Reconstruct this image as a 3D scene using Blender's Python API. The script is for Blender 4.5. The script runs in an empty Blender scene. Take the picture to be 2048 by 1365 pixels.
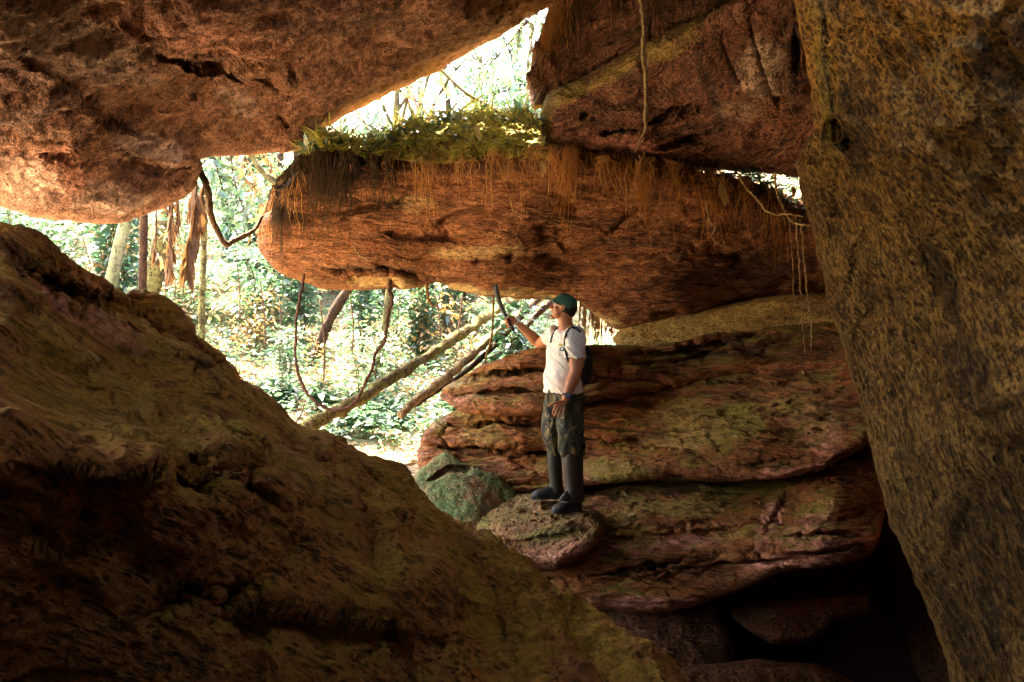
import bpy, bmesh, math, random
import numpy as np
from mathutils import Vector, Matrix, Quaternion
from math import radians as R_, pi, sin, cos

# ------------------------------------------------------------------ camera, world, sun, exposure
scn = bpy.context.scene
COL = scn.collection
CAMZ = 1.6
FPX = 1479.0                      # focal length in pixels of the 2048 px wide photograph

cam_d = bpy.data.cameras.new('camera')
cam_d.sensor_width = 36.0
cam_d.lens = 36.0 * FPX / 2048.0
cam_d.clip_start = 0.05
cam_d.clip_end = 400.0
cam_d.dof.use_dof = True
cam_d.dof.focus_distance = 6.3
cam_d.dof.aperture_fstop = 4.5
cam = bpy.data.objects.new('camera', cam_d)
cam.location = (0, 0, CAMZ)
cam.rotation_euler = (pi / 2, 0, 0)
COL.objects.link(cam)
scn.camera = cam

SUN_EL = R_(62.0)
SUN_AZ = R_(-48.0)                # from +Y (the way the camera looks), negative = to the left
sun_dir = Vector((sin(SUN_AZ) * cos(SUN_EL), cos(SUN_AZ) * cos(SUN_EL), sin(SUN_EL)))

w = bpy.data.worlds.new('World')
scn.world = w
w.use_nodes = True
nt = w.node_tree
bg = nt.nodes['Background']
sky = nt.nodes.new('ShaderNodeTexSky')
sky.sky_type = 'NISHITA'
sky.sun_disc = False
sky.sun_elevation = SUN_EL
sky.sun_rotation = SUN_AZ
sky.dust_density = 4.0
sky.air_density = 1.0
nt.links.new(sky.outputs[0], bg.inputs[0])
bg.inputs[1].default_value = 0.15

sun_l = bpy.data.lights.new('sun', 'SUN')
sun_l.energy = 5.0
sun_l.angle = R_(0.55)
sun_l.color = (1.0, 0.93, 0.80)
sun_o = bpy.data.objects.new('sun', sun_l)
sun_o.rotation_euler = (-sun_dir).to_track_quat('-Z', 'Y').to_euler()
sun_o.location = (0, 0, 30)
COL.objects.link(sun_o)

scn.view_settings.view_transform = 'Standard'
scn.view_settings.look = 'None'
scn.view_settings.gamma = 1.0
scn.view_settings.exposure = 4.45
try:
    scn.view_settings.use_white_balance = True
    scn.view_settings.white_balance_temperature = 7300
    scn.view_settings.white_balance_tint = 14
except Exception:
    pass
cy = scn.cycles
cy.max_bounces = 10
cy.diffuse_bounces = 7
cy.glossy_bounces = 2
cy.transmission_bounces = 4
cy.transparent_max_bounces = 6
cy.caustics_reflective = False
cy.caustics_refractive = False
cy.use_denoising = True
cy.sample_clamp_indirect = 6.0

# ------------------------------------------------------------------ helpers
rng = np.random.default_rng(7)
random.seed(7)

def P(px, py, Y):
    """the point at distance Y (metres along the view) seen at pixel px, py of the photograph"""
    return Vector(((px - 1024.0) / FPX * Y, Y, CAMZ - (py - 682.5) / FPX * Y))

def tag(o, label=None, cat=None, group=None, kind=None):
    if label: o['label'] = label
    if cat: o['category'] = cat
    if group: o['group'] = group
    if kind: o['kind'] = kind
    return o

def empty(name, loc, parent=None):
    o = bpy.data.objects.new(name, None)
    o.empty_display_size = 0.1
    o.location = loc
    COL.objects.link(o)
    if parent: o.parent = parent
    return o

def mesh_obj(name, V, F, mat, parent=None, smooth=True, origin=None, mats=None, midx=None):
    """V: (n,3) world coordinates, F: (m,3|4) faces or list; the origin is put at the base of the thing"""
    V = np.asarray(V, dtype=np.float64).reshape(-1, 3)
    if parent is not None:
        off = np.array(parent.matrix_basis.translation if parent.parent is None else
                       (parent.matrix_basis.translation + parent.parent.matrix_basis.translation))
        loc = (0, 0, 0)
    else:
        if origin is None:
            origin = ((V[:, 0].min() + V[:, 0].max()) / 2, (V[:, 1].min() + V[:, 1].max()) / 2, V[:, 2].min())
        off = np.array(origin); loc = tuple(off)
    me = bpy.data.meshes.new(name)
    Vl = (V - off).astype(np.float32)
    if isinstance(F, np.ndarray):
        k = F.shape[1]
        me.vertices.add(len(Vl)); me.vertices.foreach_set('co', Vl.ravel())
        me.loops.add(F.size); me.loops.foreach_set('vertex_index', F.astype(np.int32).ravel())
        me.polygons.add(len(F))
        me.polygons.foreach_set('loop_start', np.arange(0, F.size, k, dtype=np.int32))
        me.update(calc_edges=True)
        me.validate()
    else:
        me.from_pydata([tuple(v) for v in Vl], [], [tuple(int(i) for i in f) for f in F])
        me.update()
    if smooth:
        me.polygons.foreach_set('use_smooth', np.ones(len(me.polygons), dtype=bool))
    for m in (mats or [mat]):
        me.materials.append(m)
    if midx is not None:
        me.polygons.foreach_set('material_index', np.asarray(midx, dtype=np.int32))
    o = bpy.data.objects.new(name, me)
    o.location = loc
    COL.objects.link(o)
    if parent is not None:
        o.parent = parent
    return o

# ---- vectorised noise
def _hash(ix, iy, iz, seed):
    h = (ix.astype(np.uint32) * np.uint32(374761393) + iy.astype(np.uint32) * np.uint32(668265263)
         + iz.astype(np.uint32) * np.uint32(2147483647) + np.uint32((seed * 974634777) & 0xffffffff))
    h = (h ^ (h >> np.uint32(13))) * np.uint32(1274126177)
    h = (h ^ (h >> np.uint32(16))) * np.uint32(2246822519)
    return h ^ (h >> np.uint32(15))

def vnoise(p, seed=0):
    """smooth value noise in -1..1; p (n,3)"""
    f = np.floor(p); i = f.astype(np.int64); t = p - f
    t = t * t * t * (t * (t * 6 - 15) + 10)
    out = 0
    for dx in (0, 1):
        wx = t[:, 0] if dx else 1 - t[:, 0]
        for dy in (0, 1):
            wy = t[:, 1] if dy else 1 - t[:, 1]
            for dz in (0, 1):
                wz = t[:, 2] if dz else 1 - t[:, 2]
                h = _hash(i[:, 0] + dx, i[:, 1] + dy, i[:, 2] + dz, seed).astype(np.float64) / 4294967295.0
                out = out + wx * wy * wz * h
    return out * 2 - 1

def fbm(p, oct=4, seed=0, gain=0.5, lac=2.03):
    a = 1.0; s = 0; n = 0; q = p.copy()
    for k in range(oct):
        s = s + a * vnoise(q, seed + k * 17); n += a
        a *= gain; q = q * lac + 11.3
    return s / n

def ridged(p, oct=4, seed=0):
    a = 1.0; s = 0; n = 0; q = p.copy()
    for k in range(oct):
        s = s + a * (1 - 2 * np.abs(vnoise(q, seed + k * 13))); n += a
        a *= 0.5; q = q * 2.07 + 5.1
    return s / n

def worley(p, seed=0):
    f = np.floor(p); i = f.astype(np.int64); t = p - f
    best = np.full(len(p), 9.0)
    for dx in (-1, 0, 1):
        for dy in (-1, 0, 1):
            for dz in (-1, 0, 1):
                a, b, c = i[:, 0] + dx, i[:, 1] + dy, i[:, 2] + dz
                hx = _hash(a, b, c, seed).astype(np.float64) / 4294967295.0
                hy = _hash(a, b, c, seed + 5).astype(np.float64) / 4294967295.0
                hz = _hash(a, b, c, seed + 9).astype(np.float64) / 4294967295.0
                d = (dx + hx - t[:, 0]) ** 2 + (dy + hy - t[:, 1]) ** 2 + (dz + hz - t[:, 2]) ** 2
                best = np.minimum(best, d)
    return np.sqrt(best)

def facets(p, seed=0):
    """fractured planes: every cell is a small tilted plate"""
    f = np.floor(p); i = f.astype(np.int64); t = p - f
    best = np.full(len(p), 9.0); sec = np.full(len(p), 9.0); hgt = np.zeros(len(p)); hs = np.zeros(len(p))
    for dx in (-1, 0, 1):
        for dy in (-1, 0, 1):
            for dz in (-1, 0, 1):
                a, b, c = i[:, 0] + dx, i[:, 1] + dy, i[:, 2] + dz
                q = [_hash(a, b, c, seed + k).astype(np.float64) / 4294967295.0 for k in (0, 5, 9, 21, 22, 23, 24)]
                ex, ey, ez = t[:, 0] - dx - q[0], t[:, 1] - dy - q[1], t[:, 2] - dz - q[2]
                d = ex * ex + ey * ey + ez * ez
                hh = (q[3] - .5) + (q[4] - .5) * 1.3 * ex + (q[5] - .5) * 1.3 * ey + (q[6] - .5) * 1.3 * ez
                m = d < best
                sec = np.where(m, best, np.minimum(sec, d)); hs = np.where(m, hgt, hs)
                hgt = np.where(m, hh, hgt); best = np.where(m, d, best)
    e = np.sqrt(sec) - np.sqrt(best)
    return hgt * smooth_step(e / 0.22 + .35) , e

def rbf(pts):
    """smooth interpolant of (px, py, value) control points"""
    A = np.array(pts, float); xy = A[:, :2] / 500.0; v = A[:, 2]; n = len(v)
    def k(a, b):
        d2 = ((a[:, None, :] - b[None, :, :]) ** 2).sum(-1)
        return np.sqrt(d2 + 0.02)
    M = np.zeros((n + 3, n + 3)); M[:n, :n] = k(xy, xy) - np.eye(n) * 0.02
    M[:n, n] = 1; M[:n, n + 1:] = xy; M[n, :n] = 1; M[n + 1:, :n] = xy.T
    c = np.linalg.solve(M, np.concatenate([v, [0, 0, 0]]))
    def f(px, py):
        q = np.stack([px.ravel(), py.ravel()], -1) / 500.0
        out = np.zeros(len(q))
        for s in range(0, len(q), 60000):
            qq = q[s:s + 60000]
            out[s:s + 60000] = k(qq, xy) @ c[:n] + c[n] + qq @ c[n + 1:]
        return out.reshape(px.shape)
    return f

def seg_dist(px, py, poly):
    """distance in pixels to a polyline and signed side (positive below/right)"""
    best = np.full(px.shape, 1e9); tt = np.zeros(px.shape); side = np.zeros(px.shape)
    n = len(poly) - 1
    for i in range(n):
        ax, ay = poly[i]; bx, by = poly[i + 1]
        dx, dy = bx - ax, by - ay; L2 = dx * dx + dy * dy
        t = np.clip(((px - ax) * dx + (py - ay) * dy) / L2, 0, 1)
        ex, ey = px - (ax + t * dx), py - (ay + t * dy)
        d = np.hypot(ex, ey)
        m = d < best
        best = np.where(m, d, best); tt = np.where(m, (i + t) / n, tt)
        side = np.where(m, np.sign(dx * ey - dy * ex), side)
    return best, tt, side

def bfun(poly, seed, jit):
    A = np.array(poly, float)
    o = np.argsort(A[:, 0], kind='stable'); A = A[o]
    def f(x):
        y = np.interp(x, A[:, 0], A[:, 1])
        q = np.stack([x / 22.0, np.full_like(x, seed * 3.7), np.zeros_like(x)], -1)
        return y + jit * fbm(q, 3, seed)
    return f

def smooth_step(x):
    x = np.clip(x, 0, 1); return x * x * (3 - 2 * x)

def rock(name, label, cat, top, bot, D, mat, nu=300, nv=150, edge=(60, 0.3), thick=1.5, axis='x', seed=1, vpow=1.0,
         disp=None, cracks=(), ledges=(), jit=3.0, group=None, ends=None, center=None, back_n=24, mid=None, patches=()):
    """a boulder: its outline (top / bottom limits), the distance of its near side at control points,
    rounded edges, a back of its own and real relief on its surface"""
    T_, B_ = bfun(top, seed, jit), bfun(bot, seed + 50, jit)
    a0 = max(min(p[0] for p in top), min(p[0] for p in bot)); a1 = min(max(p[0] for p in top), max(p[0] for p in bot))
    u = np.linspace(0, 1, nu); v = np.linspace(0, 1, nv)
    v = (0.75 * v + 0.25 * (1 - np.cos(pi * v)) / 2) if vpow == 1.0 else v ** vpow
    uu = 0.85 * u + 0.15 * (1 - np.cos(pi * u)) / 2
    if mid is not None:            # (lo, hi, share): give the visible span most of the columns
        lo, hi, sh = mid
        k1 = int(nu * (1 - sh) / 2)
        aa = np.concatenate([np.linspace(a0, lo, k1, endpoint=False) if lo > a0 else np.array([a0]),
                             np.linspace(lo, hi, nu - 2 * k1, endpoint=False),
                             np.linspace(hi, a1, k1 + 1) if hi < a1 else np.array([a1])])
    else:
        aa = a0 + (a1 - a0) * uu
    nu = len(aa)
    t_, b_ = T_(aa), B_(aa)
    b_ = np.maximum(b_, t_ + 1.0)
    if ends is None: ends = (True, True)
    if ends[0]: b_[0] = t_[0] + .5
    if ends[1]: b_[-1] = t_[-1] + .5
    Agrid = np.repeat(aa[:, None], nv, 1)
    Bgrid = t_[:, None] + (b_ - t_)[:, None] * v[None, :]
    px, py = (Agrid, Bgrid) if axis == 'x' else (Bgrid, Agrid)
    Df = rbf(D)
    Y = np.maximum(Df(px, py), 0.45)
    ew, eR = edge
    d1 = Bgrid - t_[:, None]; d2 = b_[:, None] - Bgrid
    for d in (d1, d2) + ((Agrid - a0,) if ends[0] else ()) + ((a1 - Agrid,) if ends[1] else ()):
        g = 1 - np.sqrt(np.clip(1 - (1 - np.clip(d / ew, 0, 1)) ** 2, 0, 1))
        Y = Y + eR * g
    for (poly, wd, dp) in cracks:
        n_ = np.stack([px.ravel() / 18., py.ravel() / 18., np.full(px.size, seed * 1.3)], -1)
        wob = fbm(n_, 2, seed + 3).reshape(px.shape) * wd * 1.3
        dd, tt, sd = seg_dist(px, py + wob, poly)
        fade = np.clip(np.minimum(tt, 1 - tt) * 6, 0.12, 1)
        Y = Y + dp * fade * np.exp(-(dd / (wd * (0.5 + 0.5 * fade))) ** 2)
    for (poly, wd, dp, sg) in ledges:     # the side sg of the line steps back by dp and fades away over wd
        n_ = np.stack([px.ravel() / 30., py.ravel() / 30., np.full(px.size, seed * 2.3)], -1)
        wob = fbm(n_, 3, seed + 8).reshape(px.shape) * 9
        dd, tt, sd = seg_dist(px, py + wob, poly)
        fade = np.clip(np.minimum(tt, 1 - tt) * 5, 0, 1)
        s = dd * sd * sg
        Y = Y + dp * fade * smooth_step((s + 3) / 6.0) * np.exp(-np.clip(s, 0, None) / wd)
    X = (px - 1024.0) / FPX * Y; Z = CAMZ - (py - 682.5) / FPX * Y
    Pt = np.stack([X, Y, Z], -1)
    # normals (towards the camera side)
    def normals(G):
        du = np.gradient(G, axis=0); dv = np.gradient(G, axis=1)
        n = np.cross(du, dv); l = np.linalg.norm(n, axis=-1, keepdims=True); n = n / np.maximum(l, 1e-9)
        to = np.array([0, 0, CAMZ]) - G
        s = np.sign((n * to).sum(-1, keepdims=True)); s[s == 0] = 1
        return n * s
    flat = Pt.reshape(-1, 3)
    Nn = normals(Pt).reshape(-1, 3)
    if disp:
        edgefade = np.clip(np.minimum(d1, d2) / 14.0, 0.0, 1).reshape(-1)
        edgefade = 0.15 + 0.85 * edgefade
        flat = flat + Nn * (disp(flat, Nn) * edgefade)[:, None]
    Fr = flat.reshape(nu, nv, 3)
    # back: the near side carried back along the line of sight through the middle of the rock
    cpx, cpy = center if center else (float(px.mean()), float(py.mean()))
    cr = np.array([(cpx - 1024) / FPX, 1.0, -(cpy - 682.5) / FPX])
    ks = max(1, nu // 90), max(1, nv // back_n)
    iu = np.unique(np.concatenate([np.arange(0, nu, ks[0]), [nu - 1]]))
    s_u = np.ones(nu)
    if ends[0]: s_u = s_u * np.sqrt(np.clip((aa - a0) / max(1, (a1 - a0)) * 8, 0, 1))
    if ends[1]: s_u = s_u * np.sqrt(np.clip((a1 - aa) / max(1, (a1 - a0)) * 8, 0, 1))
    s_v = np.sqrt(np.clip(1 - (2 * v - 1) ** 4, 0, 1))
    Bk = Fr + (thick * s_u[:, None] * s_v[None, :])[..., None] * cr
    # assemble
    V = np.concatenate([Fr.reshape(-1, 3), Bk[:, 1:-1].reshape(-1, 3)])
    idf = np.arange(nu * nv).reshape(nu, nv)
    idb = np.empty((nu, nv), int)
    idb[:, 0] = idf[:, 0]; idb[:, -1] = idf[:, -1]
    idb[:, 1:-1] = nu * nv + np.arange(nu * (nv - 2)).reshape(nu, nv - 2)
    q1 = np.stack([idf[:-1, :-1], idf[1:, :-1], idf[1:, 1:], idf[:-1, 1:]], -1).reshape(-1, 4)
    q2 = np.stack([idb[:-1, :-1], idb[:-1, 1:], idb[1:, 1:], idb[1:, :-1]], -1).reshape(-1, 4)
    # end caps
    caps = []
    for e in (0, nu - 1):
        c = np.stack([idf[e, 1:-2], idf[e, 2:-1], idb[e, 2:-1], idb[e, 1:-2]], -1)
        caps.append(c)
    F = np.concatenate([q1, q2] + caps)
    o = mesh_obj(name, V, F, mat)
    tag(o, label, cat, group)
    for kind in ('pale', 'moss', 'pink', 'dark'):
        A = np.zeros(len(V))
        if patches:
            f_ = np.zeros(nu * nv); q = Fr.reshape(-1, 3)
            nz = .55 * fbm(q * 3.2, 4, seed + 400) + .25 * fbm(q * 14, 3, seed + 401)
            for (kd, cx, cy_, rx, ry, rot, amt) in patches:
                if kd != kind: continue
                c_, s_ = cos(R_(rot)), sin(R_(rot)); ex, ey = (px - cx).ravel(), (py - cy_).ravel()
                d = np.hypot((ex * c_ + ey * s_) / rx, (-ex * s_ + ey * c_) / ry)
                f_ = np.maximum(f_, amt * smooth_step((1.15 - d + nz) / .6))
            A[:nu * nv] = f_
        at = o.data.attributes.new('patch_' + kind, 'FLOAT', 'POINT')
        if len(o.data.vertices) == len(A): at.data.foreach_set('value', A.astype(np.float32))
    ROCKS[name] = dict(px=px, py=py, P=Fr)
    return o
ROCKS = {}

# ------------------------------------------------------------------ materials
def new_mat(name):
    m = bpy.data.materials.new(name); m.use_nodes = True
    return m, m.node_tree, m.node_tree.nodes['Principled BSDF']

class NB:
    def __init__(s, nt): s.nt = nt
    def n(s, t, **k):
        x = s.nt.nodes.new(t)
        for a, b in k.items(): setattr(x, a, b)
        return x
    def link(s, a, b): s.nt.links.new(a, b)
    def noise(s, vec, scale, detail=4, rough=0.55, dist=0.0):
        x = s.n('ShaderNodeTexNoise'); x.inputs['Scale'].default_value = scale
        x.inputs['Detail'].default_value = detail; x.inputs['Roughness'].default_value = rough
        x.inputs['Distortion'].default_value = dist
        s.link(vec, x.inputs['Vector']); return x.outputs['Fac']
    def voro(s, vec, scale, feature='F1', rnd=1.0):
        x = s.n('ShaderNodeTexVoronoi', feature=feature); x.inputs['Scale'].default_value = scale
        x.inputs['Randomness'].default_value = rnd
        s.link(vec, x.inputs['Vector']); return x.outputs['Distance']
    def ramp(s, fac, stops, interp='LINEAR'):
        x = s.n('ShaderNodeValToRGB'); cr = x.color_ramp; cr.interpolation = interp
        while len(cr.elements) < len(stops): cr.elements.new(0.5)
        for e, (p, c) in zip(cr.elements, stops):
            e.position = p; e.color = (c, c, c, 1) if isinstance(c, (int, float)) else (*c, 1)
        s.link(fac, x.inputs[0]); return x.outputs[0]
    def mix(s, fac, a, b, mode='MIX'):
        x = s.n('ShaderNodeMix', data_type='RGBA', blend_type=mode)
        for sock, val in ((x.inputs['Factor'], fac), (x.inputs['A'], a), (x.inputs['B'], b)):
            if isinstance(val, (int, float)): sock.default_value = val
            elif isinstance(val, tuple): sock.default_value = (*val, 1)
            else: s.link(val, sock)
        return x.outputs['Result']
    def math(s, op, a, b=0.0, clamp=False):
        x = s.n('ShaderNodeMath', operation=op, use_clamp=clamp)
        for sock, val in ((x.inputs[0], a), (x.inputs[1], b)):
            if isinstance(val, (int, float)): sock.default_value = val
            else: s.link(val, sock)
        return x.outputs[0]
    def mapping(s, vec, scale=(1, 1, 1), rot=(0, 0, 0)):
        if rot != (0, 0, 0):
            y = s.n('ShaderNodeMapping'); y.inputs['Rotation'].default_value = rot; s.link(vec, y.inputs['Vector']); vec = y.outputs['Vector']
        x = s.n('ShaderNodeMapping'); x.inputs['Scale'].default_value = scale
        s.link(vec, x.inputs['Vector']); return x.outputs['Vector']
    def bump(s, h, strength, dist, normal=None):
        x = s.n('ShaderNodeBump'); x.inputs['Strength'].default_value = strength; x.inputs['Distance'].default_value = dist
        s.link(h, x.inputs['Height'])
        if normal is not None: s.link(normal, x.inputs['Normal'])
        return x.outputs['Normal']

def rock_mat(name, base, dark, pale, moss_amt=0.3, moss=(0.07, 0.085, 0.018), pit=22.0, pitd=0.02,
             stretch=(1, 1, 2.2), rot=(0, 0, 0), dark_amt=0.45, pale_amt=0.35, pink=None, pink_amt=0.0,
             rough=0.88, fine=1.0, wet=0.0, mossn=0.35, speck=0.8, pitty=0.6, patchpale=(0.78, 0.53, 0.42), bed=0.0, bedrot=(0, 0, 0)):
    m, nt, bs = new_mat(name); b = NB(nt)
    geo = b.n('ShaderNodeNewGeometry')
    pos = geo.outputs['Position']
    sp = b.mapping(pos, stretch, rot)
    big = b.noise(sp, 0.9, 4, 0.6, 0.6)
    med = b.noise(sp, 4.0, 5, 0.65, 0.3)
    sml = b.noise(b.mapping(pos, tuple(1 + (x - 1) * 0.3 for x in stretch), rot), 19.0, 4, 0.7, 0.5)
    grn = b.noise(pos, 140.0, 2, 0.8)
    col = b.mix(b.ramp(big, [(0.36, 0.0), (0.64, 1.0)]), base, tuple(0.62 * x for x in base))
    if pink: 
        pf = b.ramp(b.noise(sp, 1.3, 3, 0.6, 0.9), [(0.5 - 0.1, 0.0), (0.62, pink_amt)])
        col = b.mix(pf, col, pink)
    col = b.mix(b.ramp(med, [(0.44, 0.0), (0.70, pale_amt)]), col, pale)
    # iron and lichen staining in streaks and spots
    dk = b.ramp(b.math('ADD', b.math('MULTIPLY', sml, 0.55), b.math('MULTIPLY', med, 0.45)), [(0.36, dark_amt), (0.54, 0.0)])
    col = b.mix(dk, col, dark)
    # pits: the shade inside each hole is painted as dark colour
    wv = b.mapping(pos, tuple(x for x in stretch), rot)
    warp = b.n('ShaderNodeVectorMath', operation='ADD')
    nz = b.n('ShaderNodeTexNoise'); nz.inputs['Scale'].default_value = pit * 0.4; b.link(wv, nz.inputs['Vector'])
    sc = b.n('ShaderNodeVectorMath', operation='SCALE'); sc.inputs['Scale'].default_value = 1.6 / pit
    b.link(nz.outputs['Color'], sc.inputs[0]); b.link(wv, warp.inputs[0]); b.link(sc.outputs[0], warp.inputs[1])
    def pits_(sc, lo, hi, thr):
        v_ = b.ramp(b.voro(warp.outputs[0], sc), [(lo, 0.0), (hi, 1.0)])
        s_ = b.ramp(b.noise(sp, sc * 0.25, 3, 0.65), [(thr - 0.04, 1.0), (thr + 0.10, 0.0)])
        return b.mix(s_, v_, (1.0, 1.0, 1.0))
    pa = pits_(pit, 0.22, 0.40, 0.40 + 0.14 * (1 - pitty)); pb = pits_(pit * 2.2, 0.24, 0.42, 0.36 + 0.14 * (1 - pitty))
    pitm2 = b.math('MULTIPLY', pa, pb)
    col = b.mix(b.math('MULTIPLY', b.math('SUBTRACT', 1.0, pitm2, True), 0.88), col, dark)
    if bed:      # bedding joints: thin wavering dark lines along the layers
        bd = b.noise(b.mapping(pos, (0.28, 0.28, 3.4), bedrot), 2.6, 5, 0.62, 0.25)
        bl = b.ramp(bd, [(0.465, 0.0), (0.492, 1.0), (0.502, 1.0), (0.53, 0.0)])
        bl = b.math('MULTIPLY', bl, b.ramp(b.noise(pos, 2.2, 3, 0.6), [(0.42, 0.0), (0.58, bed)]))
        col = b.mix(bl, col, tuple(1.3 * x for x in dark))
        tn = b.ramp(b.noise(b.mapping(pos, (0.5, 0.5, 5.0), bedrot), 3.1, 4, 0.6, 0.3), [(0.40, 0.45), (0.60, 0.0)])
        col = b.mix(tn, col, tuple(0.5 * x for x in base))
    spk = b.noise(pos, 46.0, 3, 0.85)
    col = b.mix(b.ramp(spk, [(0.38, 0.85 * speck), (0.50, 0.0)]), col, tuple(0.22 * x for x in base))
    col = b.mix(b.ramp(spk, [(0.54, 0.0), (0.68, 0.55 * speck)]), col, tuple(min(1, 1.35 * x + 0.05) for x in pale))
    col = b.mix(b.ramp(grn, [(0.3, 0.45), (0.7, 0.0)]), col, tuple(0.45 * x for x in base))
    def at_(nm):
        x = b.n('ShaderNodeAttribute'); x.attribute_name = nm; return x.outputs['Fac']
    lit = b.ramp(med, [(0.3, 0.55), (0.6, 1.0)])
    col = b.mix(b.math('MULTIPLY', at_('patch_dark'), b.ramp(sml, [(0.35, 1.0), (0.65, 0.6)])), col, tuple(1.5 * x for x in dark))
    col = b.mix(b.math('MULTIPLY', at_('patch_pink'), lit), col, b.mix(b.ramp(sml, [(0.36, 0.0), (0.56, 1.0)]), (0.16, 0.05, 0.03), (0.80, 0.34, 0.22)))
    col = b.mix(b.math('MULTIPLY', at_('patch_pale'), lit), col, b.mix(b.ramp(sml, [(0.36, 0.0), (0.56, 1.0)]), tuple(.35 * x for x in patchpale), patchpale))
    # moss and algae on faces that look up
    sx = b.n('ShaderNodeSeparateXYZ'); b.link(geo.outputs['Normal'], sx.inputs[0])
    mn = b.noise(pos, 2.6, 5, 0.7, 0.4)
    mf = b.math('ADD', b.math('MULTIPLY', sx.outputs['Z'], 0.55), b.math('MULTIPLY', b.math('SUBTRACT', mn, 0.5), 2.2))
    mfac = b.ramp(mf, [(max(0.0, mossn - 0.18), 0.0), (min(1.0, mossn + 0.25), moss_amt)])
    mfac = b.math('MAXIMUM', mfac, b.math('MULTIPLY', at_('patch_moss'), b.ramp(mn, [(0.3, 0.5), (0.55, 1.0)])))
    mcol = b.mix(b.ramp(b.noise(pos, 30.0, 3, 0.7), [(0.35, 0.0), (0.65, 1.0)]), moss, tuple(min(1, 2.0 * x) for x in moss))
    col = b.mix(mfac, col, mcol)
    b.link(col, bs.inputs['Base Color'])
    bs.inputs['Roughness'].default_value = rough
    bs.inputs['Specular IOR Level'].default_value = 0.25
    if wet > 0:
        wr = b.ramp(b.noise(sp, 3.0, 3, 0.6), [(0.45, rough), (0.62, max(0.3, rough - wet))])
        b.link(wr, bs.inputs['Roughness'])
    n0 = b.bump(med, 0.7, 0.05 * fine)
    n1 = b.bump(sml, 0.8, 0.022 * fine, n0)
    n2 = b.bump(pitm2, 0.9, pitd, n1)
    if bed: n2 = b.bump(b.math('SUBTRACT', 1.0, bl), 0.9, 0.03, n2)
    n3 = b.bump(b.noise(pos, 75.0, 3, 0.75), 0.7, 0.006 * fine, n2)
    b.link(n3, bs.inputs['Normal'])
    return m

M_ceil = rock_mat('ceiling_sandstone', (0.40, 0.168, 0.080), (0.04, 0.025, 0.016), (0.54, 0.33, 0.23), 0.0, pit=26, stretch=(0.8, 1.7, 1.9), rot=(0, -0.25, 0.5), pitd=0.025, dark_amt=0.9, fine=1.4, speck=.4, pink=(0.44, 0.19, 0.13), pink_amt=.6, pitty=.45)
M_slab = rock_mat('slab_sandstone', (0.41, 0.145, 0.050), (0.03, 0.016, 0.010), (0.58, 0.38, 0.17), 0.3, pit=20, stretch=(0.6, 1.0, 3.4), rot=(0, 0.10, 0), pitd=0.025, dark_amt=0.95, mossn=0.45, fine=1.4, speck=.3, bed=.9, bedrot=(0, R_(-4), 0), pink=(0.30, 0.10, 0.05), pink_amt=.7, patchpale=(0.76, 0.54, 0.24), pitty=.4)
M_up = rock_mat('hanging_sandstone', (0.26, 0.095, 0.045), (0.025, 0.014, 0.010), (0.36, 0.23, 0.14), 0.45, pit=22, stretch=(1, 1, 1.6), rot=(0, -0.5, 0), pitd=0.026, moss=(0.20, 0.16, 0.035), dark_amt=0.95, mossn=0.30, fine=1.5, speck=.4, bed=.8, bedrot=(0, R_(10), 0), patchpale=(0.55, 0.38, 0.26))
M_wall = rock_mat('pitted_sandstone', (0.46, 0.232, 0.052), (0.010, 0.008, 0.005), (0.56, 0.37, 0.09), 0.2, pit=20, stretch=(1.8, 1.8, 0.5), rot=(R_(39), 0, 0), pitd=0.06, dark_amt=1.0, pale_amt=0.3, fine=1.8, moss=(0.20, 0.15, 0.03), mossn=.35, pitty=1.0, speck=.9)
def basis_euler(d):
    d = Vector(d).normalized(); e1 = d.cross(Vector((0, 0, 1))).normalized(); e2 = d.cross(e1)
    return tuple(Matrix((d, e1, e2)).to_euler('XYZ'))
SLOPE = (0.67, 0.45, -0.59)        # the way the foreground boulder's grooves run
M_left = rock_mat('mossy_sandstone', (0.50, 0.215, 0.045), (0.02, 0.014, 0.007), (0.68, 0.42, 0.09), 0.8, pit=14, stretch=(0.4, 1.5, 1.5), rot=basis_euler(SLOPE), pitd=0.03, moss=(0.25, 0.165, 0.018), mossn=0.40, dark_amt=0.85, fine=1.6, speck=.3, pink=(0.36, 0.10, 0.05), pink_amt=.5, pitty=.25, patchpale=(0.7, 0.5, 0.12))
M_ledge = rock_mat('ledge_sandstone', (0.45, 0.140, 0.032), (0.02, 0.011, 0.007), (0.52, 0.25, 0.045), 0.7, pit=18, stretch=(0.6, 0.9, 2.8), rot=(0, 0.1, 0), pitd=0.022, moss=(0.15, 0.135, 0.018), pink=(0.50, 0.21, 0.12), pink_amt=0.35, wet=0.45, mossn=0.47, dark_amt=0.85, fine=1.4, speck=.3, bed=.9, bedrot=(0, R_(-5), 0), patchpale=(0.62, 0.42, 0.12), pitty=.25)
M_tan = rock_mat('tan_sandstone', (0.72, 0.43, 0.11), (0.12, 0.05, 0.02), (0.85, 0.62, 0.22), 0.2, pit=22, stretch=(.7, 1, 2.2), dark_amt=0.8, pitty=.4, speck=.7, fine=1.6)
M_dark = rock_mat('dark_sandstone', (0.15, 0.058, 0.028), (0.02, 0.01, 0.008), (0.26, 0.12, 0.06), 0.1, pit=16, dark_amt=0.5, speck=.3)  # one even dark colour for the rocks low under and behind the ledges
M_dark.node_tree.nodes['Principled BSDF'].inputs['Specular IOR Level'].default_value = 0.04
M_foot = rock_mat('algae_sandstone', (0.36, 0.175, 0.062), (0.02, 0.011, 0.006), (0.34, 0.20, 0.065), 0.45, pit=24, moss=(0.09, 0.09, 0.016), mossn=0.42, dark_amt=0.45, pitd=0.035, speck=.3, patchpale=(0.5, 0.34, 0.16))
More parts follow.
